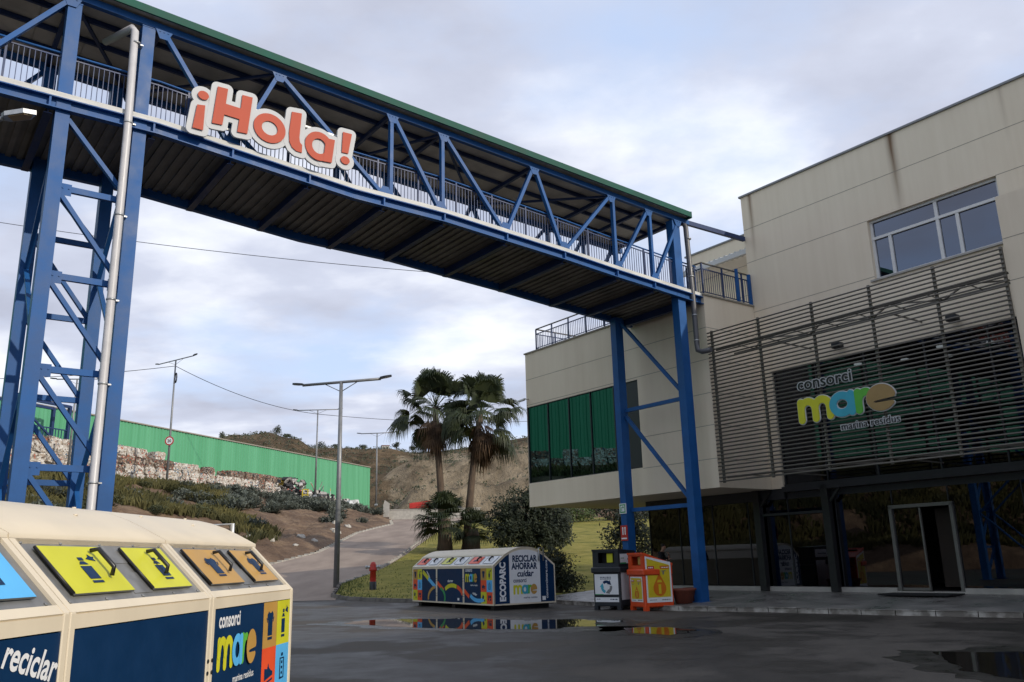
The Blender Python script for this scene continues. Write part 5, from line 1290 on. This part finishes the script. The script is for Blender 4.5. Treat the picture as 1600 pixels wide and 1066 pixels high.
        logo(mb,fz(0,0),Wd*.31,H*.235,Wd*.38,.005,True)
        mb.rect(Wd*.775,z0+.10,Wd*.83,z0+.23,fr,.005,DI['white'])
        part('end_panel',mb,DML,C)
    mb=MB()
    for xx,y0 in ((L+.06,.62 if near else Wd-.70),):
        mb.tube([(xx,y0,pt+.12),(xx,y0,pt+rise+.19),(xx,y0+.19,pt+rise+.19),(xx,y0+.19,pt+.12)],.024,8)
    part('lifting_loop',mb,M['galv'],C)
    return C
# near one: right end corner at Dn metres
Dn=8.1; bay=1.78; a=R(3.7); Ln=3*bay
cx,cy=-.2575*Dn,Dn; ox,oy=cx-Ln*math.sin(a),cy-Ln*math.cos(a)
recycling_container('large cream recycling container close to the camera with yellow and ochre flaps',(ox,oy,0),math.pi/2-a,bay,2.4,1.39,.42,.42,2.05,
    [(('sky','battery'),('sky','battery')),(('lime','spray'),('lime','spray')),(('ochre','shirt'),('ochre','shirt'))],0,.5,True)
af_=R(-32.5)
cfx,cfy=-.83,29.2; Lf=6.15; ox,oy=cfx+Lf*math.sin(af_),cfy+Lf*math.cos(af_)
recycling_container('distant cream recycling container printed ECOPARC parked by the lawn kerb',(ox,oy,0),math.atan2(-math.cos(af_),-math.sin(af_)),Lf/3,2.5,1.44,.36,.46,2.03,
    [(('redor','tap'),('white',None)),(('lime','spray'),('white',None)),(('redor','shoe'),('white',None))],0,0,False)

# ------------------------------------------------------------------ two collection bins by the kerb
def bin_(name,label,world,rot,w,d,h,hb,mk,fronts,slope,cat='bin'):
    C=thing(name,label,cat,world=world,rot=rot); sh=h*.62
    mb=MB(); t_=.05
    mb.bbox((0,0,.10),(w,d,sh),.03)
    for x in (0,w-.14):
        for y in (0,d-.14): mb.box((x,y,0),(x+.14,y+.14,.13))
    part('body',mb,M[mk],C)
    mb=MB(); mb.bbox((-.05,-.05,sh-.02),(w+.05,d*.55,sh+.16),.03); part('collar',mb,M[mk],C)
    # hood with the opening
    mb=MB(); oz0,oz1=sh+.28,h-.10; ox0,ox1=w*.22,w*.82
    mb.box((.01,.01,sh+.16),(w-.01,.06,oz0)); mb.box((.01,.01,oz1),(w-.01,.06,h)); mb.box((.01,.01,oz0),(ox0,.06,oz1)); mb.box((ox1,.01,oz0),(w-.01,.06,oz1))
    P=[(.06,sh),(d,sh),(d,h-slope),(.06,h)]
    mb.prism(P,((.05,0,0),(0,1,0),(0,0,1)),-.04); mb.prism(P,((w-.01,0,0),(0,1,0),(0,0,1)),-.04)
    mb.add([(0,-.02,h+.01),(w,-.02,h+.01),(w,d+.02,h-slope+.01),(0,d+.02,h-slope+.01),(0,-.02,h-.05),(w,-.02,h-.05),(w,d+.02,h-slope-.05),(0,d+.02,h-slope-.05)],[(0,1,2,3),(4,7,6,5),(0,4,5,1),(1,5,6,2),(2,6,7,3),(3,7,4,0)])
    mb.box((.05,d-.05,sh),(w-.05,d-.01,h-slope)); hd=part('hood',mb,M[mk],C)
    mb=MB(); mb.box((ox0-.02,.30,oz0-.1),(ox1+.02,.34,oz1+.05)); part('chute',mb,M['black'],hd)
    mb=MB(); mb.box((ox0+.28*w,.10,oz0+.02),(ox0+.28*w+.22*w,.12,oz1-.03)); part('flap_sticker',mb,M['lime' if mk=='anth' else 'ochre'],hd)
    fronts(C,w,d,h,sh)
    return C
def lines(mb,x,y,w,n,fr,lay,m,h=.022,gap=.05):
    for k in range(n): mb.rect(x,y-k*gap,x+w*random.uniform(.7,1),y-k*gap+h,fr,lay,m)
def bars_row(mb,x0,x1,y,h,fr,lay,m):
    x=x0
    while x<x1-.02:
        q=random.uniform(.015,.05); mb.rect(x,y,min(x1,x+q),y+h,fr,lay,m); x+=q+.018
random.seed(61)
def f_black(C,w,d,h,sh):
    fr=((.06,-.004,.24),(1,0,0),(0,0,1)); W_=w-.12; H_=sh-.24-.06; mb=MB(); mb.rect(0,0,W_,H_,fr,0,1)
    bars_row(mb,W_*.24,W_*.70,H_*.87,.03,fr,.003,0); bars_row(mb,W_*.24,W_*.72,H_*.81,.03,fr,.003,0)
    cx,cy,r=W_*.5,H_*.54,W_*.19
    for k,cl in enumerate((0,7,9)):
        a0=90+120*k
        pts=[(cx+r*math.cos(R(a0-42+84*i/6)),cy+r*math.sin(R(a0-42+84*i/6))) for i in range(7)]; mb.ribbon(pts,.085,fr,.003,cl,False)
        e=pts[0]; q=R(a0-42-90); mb.flat([(e[0]+.09*math.cos(q),e[1]+.09*math.sin(q)),(e[0]+.09*math.cos(q+2.1),e[1]+.09*math.sin(q+2.1)),(e[0]+.09*math.cos(q-2.1),e[1]+.09*math.sin(q-2.1))],fr,.005,cl)
    mb.rect(0,H_*.17,W_,H_*.27,fr,.003,4); mb.rect(0,H_*.26,W_*.36,H_*.285,fr,.005,6); bars_row(mb,.05,W_*.25,H_*.09,.025,fr,.003,4); bars_row(mb,W_*.64,W_*.95,H_*.08,.03,fr,.003,0)
    part('front_sticker',mb,[M['navy'],M['white'],M['lime'],M['sky'],M['anth'],M['anth'],M['green'],M['tealblue'],M['green'],M['steel']],C)
    mb=MB(); fr=((w+.004,.08,.30),(0,1,0),(0,0,1)); D_=d-.14; mb.rect(0,0,D_,h*.54,fr,0,1); mb.rect(0,h*.60,D_,h*.76,fr,.0,1); mb.rect(0,h*.595,D_*.4,h*.615,fr,.003,6)
    bars_row(mb,D_*.5,D_*.9,h*.66,.05,fr,.003,0); bars_row(mb,D_*.06,D_*.3,h*.68,.03,fr,.003,6)
    part('side_sticker',mb,[M['navy'],M['white'],M['lime'],M['sky'],M['anth'],M['anth'],M['green']],C)
def f_orange(C,w,d,h,sh):
    mats=[M['white'],M['yellowst'],M['orangest'],M['red'],M['steel']]
    def sticker(fr,W_,H_,top):
        mb=MB(); mb.flat([(0,0),(W_,0),(W_,H_-top),(0,H_)],fr,0,0); e=.06*W_; mb.flat([(e,H_*.11),(W_-e,H_*.11),(W_-e,H_*.94-top),(e,H_*.95)],fr,.003,1)
        dx,dy,rr=W_*.52,H_*.30,min(W_*.27,H_*.17); P=[(dx,dy+rr*1.95)]+[(dx+rr*math.cos(R(40-26*k)),dy+rr*math.sin(R(40-26*k))) for k in range(11)]; mb.flat(P[::-1],fr,.006,2)
        mb.rect(dx-rr*.2,dy-rr*.7,dx+rr*.2,dy+rr*.5,fr,.009,1); mb.flat([(dx-rr*.4,dy+rr*.75),(dx+rr*.4,dy+rr*.75),(dx+rr*.25,dy+rr*1.05),(dx-rr*.25,dy+rr*1.05)],fr,.009,1)
        yy=H_*.80-top*.6; mb.rect(W_*.08,yy,W_*.34,yy+.10*H_*.7,fr,.006,3); mb.rect(W_*.56,yy,W_*.93,yy+.07*H_,fr,.006,2); bars_row(mb,W_*.62,W_*.90,yy+.02*H_,.03,fr,.009,0); bars_row(mb,W_*.12,W_*.30,yy+.02*H_,.04,fr,.009,0)
        bars_row(mb,W_*.1,W_*.35,yy-.06*H_,.02,fr,.006,2); bars_row(mb,W_*.1,W_*.32,yy-.12*H_,.02,fr,.006,4); mb.rect(W_*.66,yy-.12*H_,W_*.72,yy-.04*H_,fr,.006,4); mb.rect(W_*.60,yy-.05*H_,W_*.80,yy-.035*H_,fr,.006,4)
        bars_row(mb,W_*.1,W_*.4,H_*.045,.025,fr,.003,4); bars_row(mb,W_*.58,W_*.92,H_*.04,.035,fr,.003,4); return mb
    part('front_sticker',sticker(((.10,-.004,.26),(1,0,0),(0,0,1)),w-.2,sh-.26-.06,0),mats,C)
    part('side_sticker',sticker(((w+.006,.07,.24),(0,1,0),(0,0,1)),d-.13,h-.24-.10,.20),mats,C)
def heading(a,b): return math.atan2(b[1]-a[1],b[0]-a[0])
bk0,bk1=(2.41,28.4),(3.20,27.85); bin_('clothes_bin','anthracite collection bin with white recycling sticker next to the orange bin',(bk0[0],bk0[1],0),heading(bk0,bk1),.97,1.15,1.86,0,'anth',f_black,.06)
og0,og1=(3.48,27.75),(3.87,26.85); bin_('oil_bin','bright orange collection bin with yellow stickers showing an orange drop','' and 0 or (og0[0],og0[1],0),heading(og0,og1),.90,1.05,1.72,0,'orange',f_orange,.34)

# ------------------------------------------------------------------ hydrant, planters
t=thing('fire_hydrant','red and black pillar hydrant on the lawn corner left of the far container','hydrant',world=(-7.05,42.6,.26))
mb=MB(); mb.lathe([(.17,0),(.17,.5),(.15,.52),(0,.52)],n=16); part('lower_barrel',mb,M['black'],t)
mb=MB(); mb.lathe([(.15,.5),(.145,1.0),(.19,1.02),(.19,1.1),(.16,1.14),(.15,1.3),(.10,1.42),(0,1.45)],n=16); part('upper_barrel',mb,M['red'],t)
for s in (-1,1):
    mb=MB(); mb.tube([(s*.1,0,1.2),(s*.30,0,1.2)],.07,10); mb.tube([(s*.30,0,1.2),(s*.36,0,1.2)],.09,10); part('outlet',mb,M['galv'],t)
for k,(u,b,lab_) in enumerate(((18.55+.75,20.35,'round terracotta planter at the foot of the blue column behind the orange bin'),(19.45,21.05,'darker terracotta planter touching the base of the blue column'))):
    x,y=W2(u-.3,b+.35); mb=MB(); mb.lathe([(0,.0),(.26,0),(.33,.36),(.37,.38),(.37,.44),(.32,.44),(.30,.36),(0,.36)],n=24); solo('planter',mb,M['terracotta'],lab_,'planter',world=(x,y,.17))

# ------------------------------------------------------------------ person behind the bins
def person():
    wx,wy=W2(23.2,24.2)
    t=thing('person','person in black clothes standing by the glazing with a hand raised to the face','person',world=(wx-.02,wy,.31),rot=R(-25))
    # faces local -y/+x; built facing +x, seen partly from the side
    V=[(0,0,.93,.125),(0,0,1.12,.13),(.03,0,1.33,.145),(.07,0,1.46,.07),(.10,0,1.53,.055),(.15,0,1.60,.085),(.15,0,1.70,.09),
       (0,.10,.88,.09),(.05,.11,.50,.065),(0,.11,.10,.045),(.12,.12,.04,.04),
       (0,-.10,.88,.09),(-.02,-.11,.50,.065),(-.10,-.11,.10,.045),(.02,-.12,.04,.04),
       (.03,.19,1.40,.06),(.12,.24,1.12,.045),(.30,.12,1.30,.034),
       (.03,-.19,1.40,.06),(.10,-.24,1.12,.045),(.29,-.12,1.16,.034)]
    E=[(0,1),(1,2),(2,3),(3,4),(4,5),(5,6),(0,7),(7,8),(8,9),(9,10),(0,11),(11,12),(12,13),(13,14),(2,15),(15,16),(16,17),(2,18),(18,19),(19,20)]
    def skin(name,V,E,mat,root=0,lv=2):
        me=bpy.data.meshes.new(name); me.from_pydata([v[:3] for v in V],E,[]); me.materials.append(mat)
        o=bpy.data.objects.new(name,me); COL.objects.link(o)
        md=o.modifiers.new('Skin','SKIN'); md.use_smooth_shade=True
        if not me.skin_vertices: 
            bpy.context.view_layer.objects.active=o
        lay=me.skin_vertices[0].data
        for i,v in enumerate(V): lay[i].radius=(v[3],v[3]); lay[i].use_root=(i==root)
        ss=o.modifiers.new('Sub','SUBSURF'); ss.levels=lv; ss.render_levels=lv
        dg=bpy.context.evaluated_depsgraph_get(); m2=bpy.data.meshes.new_from_object(o.evaluated_get(dg)); bpy.data.objects.remove(o)
        m2.materials.clear(); m2.materials.append(mat)
        o=bpy.data.objects.new(name,m2); COL.objects.link(o); o.parent=t; return o
    b=skin('body',V[:5]+V[5:7]+V[7:],E,M['skin'])
    # clothing: jacket and trousers slightly outside the body
    J=[(0,0,.90,.15),(0,0,1.12,.155),(.03,0,1.33,.165),(.06,0,1.45,.085),(.03,.19,1.40,.078),(.12,.245,1.12,.06),(.26,.145,1.265,.05),(.03,-.19,1.40,.078),(.10,-.245,1.12,.06),(.25,-.145,1.15,.05)]
    skin('jacket',J,[(0,1),(1,2),(2,3),(2,4),(4,5),(5,6),(2,7),(7,8),(8,9)],M['cloth'])
    T_=[(0,0,.94,.145),(0,.10,.86,.105),(.05,.11,.50,.08),(0,.11,.10,.065),(0,-.10,.86,.105),(-.02,-.11,.50,.08),(-.10,-.11,.10,.065)]
    skin('trousers',T_,[(0,1),(1,2),(2,3),(0,4),(4,5),(5,6)],M['cloth'])
    S_=[(-.04,.11,.05,.05),(.08,.115,.04,.05),(.17,.12,.035,.035)]; skin('shoe',S_,[(0,1),(1,2)],M['black'])
    S_=[(-.14,-.11,.05,.05),(-.02,-.115,.04,.05),(.07,-.12,.035,.035)]; skin('shoe',S_,[(0,1),(1,2)],M['black'])
    H_=[(.11,0,1.62,.085),(.12,0,1.70,.10),(.15,0,1.76,.085)]; skin('hair',H_,[(0,1),(1,2)],M['hair'])
    # hands: palm and five fingers each
    def hand(c,d,up):
        c=Vector(c); d=Vector(d).normalized(); up=Vector(up); sd=d.cross(up).normalized()
        V=[(*c,.026),(*(c+d*.07),.03)]; E=[(0,1)]
        for k in range(4):
            q=c+d*.08+sd*(.018*(k-1.5)*1.6); l=(.075,.085,.08,.06)[k]; i=len(V)
            V+=[(*q,.010),(*(q+d*l*.55),.009),(*(q+d*l*.9-up*.03),.008)]; E+=[(1,i),(i,i+1),(i+1,i+2)]
        q=c+d*.03+sd*.045; i=len(V); V+=[(*q,.011),(*(q+d*.04+sd*.015),.009)]; E+=[(0,i),(i,i+1)]
        skin('hand',V,E,M['skin'],0,1)
    hand((.30,.12,1.31),(-.25,-.25,.9),(.9,0,.2)); hand((.30,-.115,1.165),(.7,.4,.35),(0,0,1))
person()

# ------------------------------------------------------------------ palms and bushes
def fan(mb,base,d,up,Lp,Lb,n,droop,m=0,pm_=1,spread=150):
    d=d.normalized(); s_=d.cross(up).normalized(); upn=s_.cross(d).normalized()
    hub=base+d*Lp-Vector((0,0,droop*Lp*.25))
    if Lp>.15:
        md=base+d*Lp*.5+upn*Lp*.06; mb.tube([base,md,hub],[.025,.018,.012],4,pm_,False)
    for k in range(n):
        a=R(-spread/2+spread*k/(n-1))*1.0; v=(d*math.cos(a)+s_*math.sin(a)); L=Lb*(1-.28*abs(k/(n-1)-.5)*2)*random.uniform(.88,1.08)
        w=Lb*.042; q=v.cross(upn).normalized()*w; lift=upn*(.05*Lb*math.cos(a))
        p1=hub+v*L*.55+lift-Vector((0,0,droop*L*.10)); p2=hub+v*L*.85-Vector((0,0,droop*L*.38)); p3=hub+v*L*.97-Vector((0,0,droop*L*.95+.02))
        mb.add([hub-q*.25,hub+q*.25,p1+q,p1-q,p2+q*.5,p2-q*.5,p3],[(0,1,2,3),(3,2,4,5),(5,4,6)],m)
def palm(label,base,lean,h,seed,crown_r,skirt):
    random.seed(seed); t=thing('palm_tree',label,'palm tree',world=base)
    top=Vector((lean[0],lean[1],h)); pts=[]; rs=[]
    for k in range(15):
        f=k/14; pts.append(Vector((lean[0]*f**1.6+.06*math.sin(f*5),lean[1]*f**1.6,h*f-.2*(1-f)))); rs.append(.42 if k==0 else .30*(1-.35*f)+.012*(k%2))
    mb=MB(); mb.tube(pts,rs,12); part('trunk',mb,M['wood'],t)
    mb=MB()
    for i in range(60):
        e=R(random.uniform(-38,80)) if i>8 else R(random.uniform(60,88)); a=random.uniform(0,6.28)
        d=Vector((math.cos(a)*math.cos(e),math.sin(a)*math.cos(e),math.sin(e))); dr=.35+.75*(1-math.sin(max(0,e)))
        fan(mb,top+Vector((0,0,random.uniform(-.35,.25))),d,(Vector((0,0,1)) if abs(d.z)<.97 else Vector((0,1,0)))+Vector((random.gauss(0,.55),random.gauss(0,.55),0)),crown_r*random.uniform(.40,.74),crown_r*random.uniform(.40,.56),26,dr*.8,0,1)
    part('crown',mb,[M['palmleaf'],M['bush2']],t)
    mb=MB()
    for i in range(40):
        a=random.uniform(0,6.28); e=R(random.uniform(-84,-44)); d=Vector((math.cos(a)*math.cos(e),math.sin(a)*math.cos(e),math.sin(e))); zz=random.uniform(-skirt*.55,-.2)
        fan(mb,top+Vector((0,0,zz)),d,Vector((math.cos(a),math.sin(a),.2)),crown_r*random.uniform(.12,.32),crown_r*random.uniform(.30,.48),11,.6,0,0,110)
    part('dead_leaf_skirt',mb,M['palmdead'],t)
    return t
palm('left of the two tall fan palms with brown leaf skirts on the lawn',(-5.35,61.5,2.35),(-.40,0,0),10.3,41,3.1,3.0)
palm('right of the two tall fan palms, its trunk thicker, nearest the building',(-3.6,60.8,2.3),(1.25,0,0),9.6,42,3.25,3.0)
def low_palm(label,base,h,seed,r):
    random.seed(seed); t=thing('fan_palm',label,'palm tree',world=base); mb=MB(); mb.tube([(0,0,-.2),(0,0,h*.5),(0,0,h)],[.5,.42,.32],10); part('trunk',mb,M['wood'],t)
    mb=MB()
    for i in range(38):
        e=R(random.uniform(-30,80)); a=random.uniform(0,6.28); d=Vector((math.cos(a)*math.cos(e),math.sin(a)*math.cos(e),math.sin(e)))
        fan(mb,Vector((0,0,h)),d,Vector((0,0,1)) if abs(d.z)<.97 else Vector((0,1,0)),r*.5,r*.62,18,.4,0,1)
    part('crown',mb,[M['palmleaf'],M['bush2']],t)
low_palm('short bushy fan palm at the foot of the left tall palm',(-4.9,59.6,2.2),2.3,51,2.3)
low_palm('low fan palm between the two tall palm trunks',(-3.0,59.8,2.2),1.6,52,1.6)
random.seed(15)
def bush(name,label,base,blobs,mat,size,n,trunk=True,cat='bush'):
    t=thing(name,label,cat,world=base); mb=MB()
    for k,(x,y,z,rx,ry,rz_) in enumerate(blobs): leafball(mb,(x,y,z),rx,ry,rz_,n,size,0,k*3.1+base[0],.8)
    part('crown',mb,mat,t)
    if trunk:
        tr=MB()
        for k,(x,y,z,rx,ry,rz_) in enumerate(blobs[:5]): tr.tube([(0,0,-.2),(x*.3,y*.3,z*.45),(x*.8,y*.8,z)],[.16,.10,.04],6)
        part('trunk',tr,M['wood'],t)
bush('evergreen_tree','dense dark evergreen tree on the lawn left of the overhanging wing',(.5,56.5,1.8),[(-1.2,0,2.3,1.3,1.4,1.5),(.1,0,2.9,1.7,1.6,1.7),(1.5,.2,2.4,1.5,1.5,1.6),(-.5,-.4,1.5,1.6,1.4,1.2),(2.2,0,1.8,1.0,1.2,1.1),(.9,-.3,3.6,1.1,1.1,.9),(1.2,-.5,1.2,1.3,1.1,.9)],M['bush'],.24,2600,cat='tree')
bush('round_shrub','rounded dark green shrub behind the right end of the far container',(1.75,38.5,.15),[(0,0,.9,.75,.7,.9),(.3,0,.5,.75,.7,.5),(-.2,.1,1.3,.5,.5,.5)],M['bush'],.14,1400)
bush('hedge_shrub','dark shrub growing under the wing behind the blue column',(5.6,47.5,.9),[(0,0,1.5,1.0,1.0,1.4),(1.3,.3,1.3,1.1,1.0,1.3),(.6,0,2.4,.9,.8,.9),(2.6,.4,1.6,1.2,1.0,1.5)],M['bush'],.22,1300)
for k,(x,y,s_,lab_) in enumerate(((5.4,86,1.0,'light green bush at the far lawn edge under the wing'),(9.4,87,1.25,'dark green bush at the far lawn edge right of the lighter one'),(12.2,88,1.1,'dense bush at the far lawn edge nearest the blue column'))):
    bush('lawn_bush',lab_,(x,y,zt(x,y)+.1),[(0,0,1.0*s_,1.5*s_,1.0,1.1*s_),(1.3*s_,0,.8*s_,1.2*s_,1.0,.9*s_),(-1.1*s_,.2,1.3*s_,.9,.9,1.0)],M['bush2'] if k==0 else M['bush'],.30,700)
# earth slope that closes the view behind the lawn
g=MB()
def sl(s,t_):
    x=-6+70*s; y=92+60*t_; return (x,y,zt(x,y)+.2+7.5*t_**1.2*min(1,max(0,(x-0)/6))+.4*fbm(x*.2,y*.2,1,3))
grid(g,sl,60,30); struct('rear_slope',g,M['earth'])

# ------------------------------------------------------------------ light, sky, camera
SUN_AZ=R(124); SUN_EL=R(27)          # azimuth measured from +Y clockwise: from the right, slightly behind the camera
sd=Vector((math.sin(SUN_AZ)*math.cos(SUN_EL),math.cos(SUN_AZ)*math.cos(SUN_EL),math.sin(SUN_EL)))
sl_=bpy.data.lights.new('sun','SUN'); sl_.energy=2.8; sl_.angle=R(.5); sl_.color=(1,.91,.78)
so=bpy.data.objects.new('sun',sl_); COL.objects.link(so); so.rotation_euler=sd.to_track_quat('Z','Y').to_euler(); so.location=(60,-40,60)
w=bpy.data.worlds.new('World'); sc.world=w; w.use_nodes=True; nt=w.node_tree; L=nt.links; bg=nt.nodes['Background']; bg.inputs['Strength'].default_value=.1
sky=N(nt,'ShaderNodeTexSky'); sky.sky_type='NISHITA'; sky.sun_disc=False; sky.sun_elevation=SUN_EL; sky.sun_rotation=SUN_AZ; sky.air_density=1.0; sky.dust_density=1.0
tc=N(nt,'ShaderNodeTexCoord'); sp=N(nt,'ShaderNodeSeparateXYZ'); L.new(tc.outputs['Generated'],sp.inputs['Vector'])
zc=math_(nt,'ADD',math_(nt,'MAXIMUM',sp.outputs['Z'],0.0),.16)
cb=N(nt,'ShaderNodeCombineXYZ'); L.new(math_(nt,'DIVIDE',sp.outputs['X'],zc),cb.inputs['X']); L.new(math_(nt,'DIVIDE',sp.outputs['Y'],zc),cb.inputs['Y'])
def wn(s,d,r,off,st=(1,1,1)):
    mp=N(nt,'ShaderNodeMapping'); mp.inputs['Location'].default_value=off; mp.inputs['Scale'].default_value=st; L.new(cb.outputs[0],mp.inputs['Vector'])
    n=N(nt,'ShaderNodeTexNoise'); n.inputs['Scale'].default_value=s; n.inputs['Detail'].default_value=d; n.inputs['Roughness'].default_value=r; L.new(mp.outputs['Vector'],n.inputs['Vector']); return n.outputs['Fac']
c1=wn(1.25,9,.55,(3.1,1.7,0),(1,1.1,1)); c2=wn(1.5,8,.52,(9.3,4.2,0),(1,1.2,1))
cov=ramp(nt,[(.36,(0,0,0)),(.54,(1,1,1))]); L.new(c1,cov.inputs['Fac'])
# cloud tone: grey lavender bases to white tops
tone=ramp(nt,[(.35,(4.7,5.0,6.15)),(.50,(5.9,6.3,7.6)),(.64,(8.9,9.2,10.0))]); L.new(c2,tone.inputs['Fac'])
mx=N(nt,'ShaderNodeMix',data_type='RGBA'); L.new(cov.outputs['Color'],mx.inputs['Factor'])
skm=N(nt,'ShaderNodeMix',data_type='RGBA'); skm.inputs['Factor'].default_value=.75; L.new(sky.outputs['Color'],skm.inputs['A']); skm.inputs['B'].default_value=(6.2,7.5,10.2,1)
L.new(skm.outputs['Result'],mx.inputs['A']); L.new(tone.outputs['Color'],mx.inputs['B']); L.new(mx.outputs['Result'],bg.inputs['Color'])

cam=bpy.data.cameras.new('camera'); cam.sensor_width=36; cam.lens=1322.494*36/1600; cam.clip_end=2000; cam.clip_start=.05
co=bpy.data.objects.new('camera',cam); COL.objects.link(co); sc.camera=co
pt_,rl_=R(14.52418),R(-1.52981)
fw=Vector((0,math.cos(pt_),math.sin(pt_))); rt=Vector((1,0,0)); up=rt.cross(fw); c_,s_=math.cos(rl_),math.sin(rl_)
r2=rt*c_+up*s_; u2=-rt*s_+up*c_
co.matrix_world=Matrix(((r2.x,u2.x,-fw.x,0),(r2.y,u2.y,-fw.y,0),(r2.z,u2.z,-fw.z,1.6),(0,0,0,1)))
vs_=sc.view_settings; vs_.view_transform='Standard'; vs_.look='None'; vs_.exposure=.2; vs_.gamma=1
sc.cycles.max_bounces=8; sc.cycles.transparent_max_bounces=16
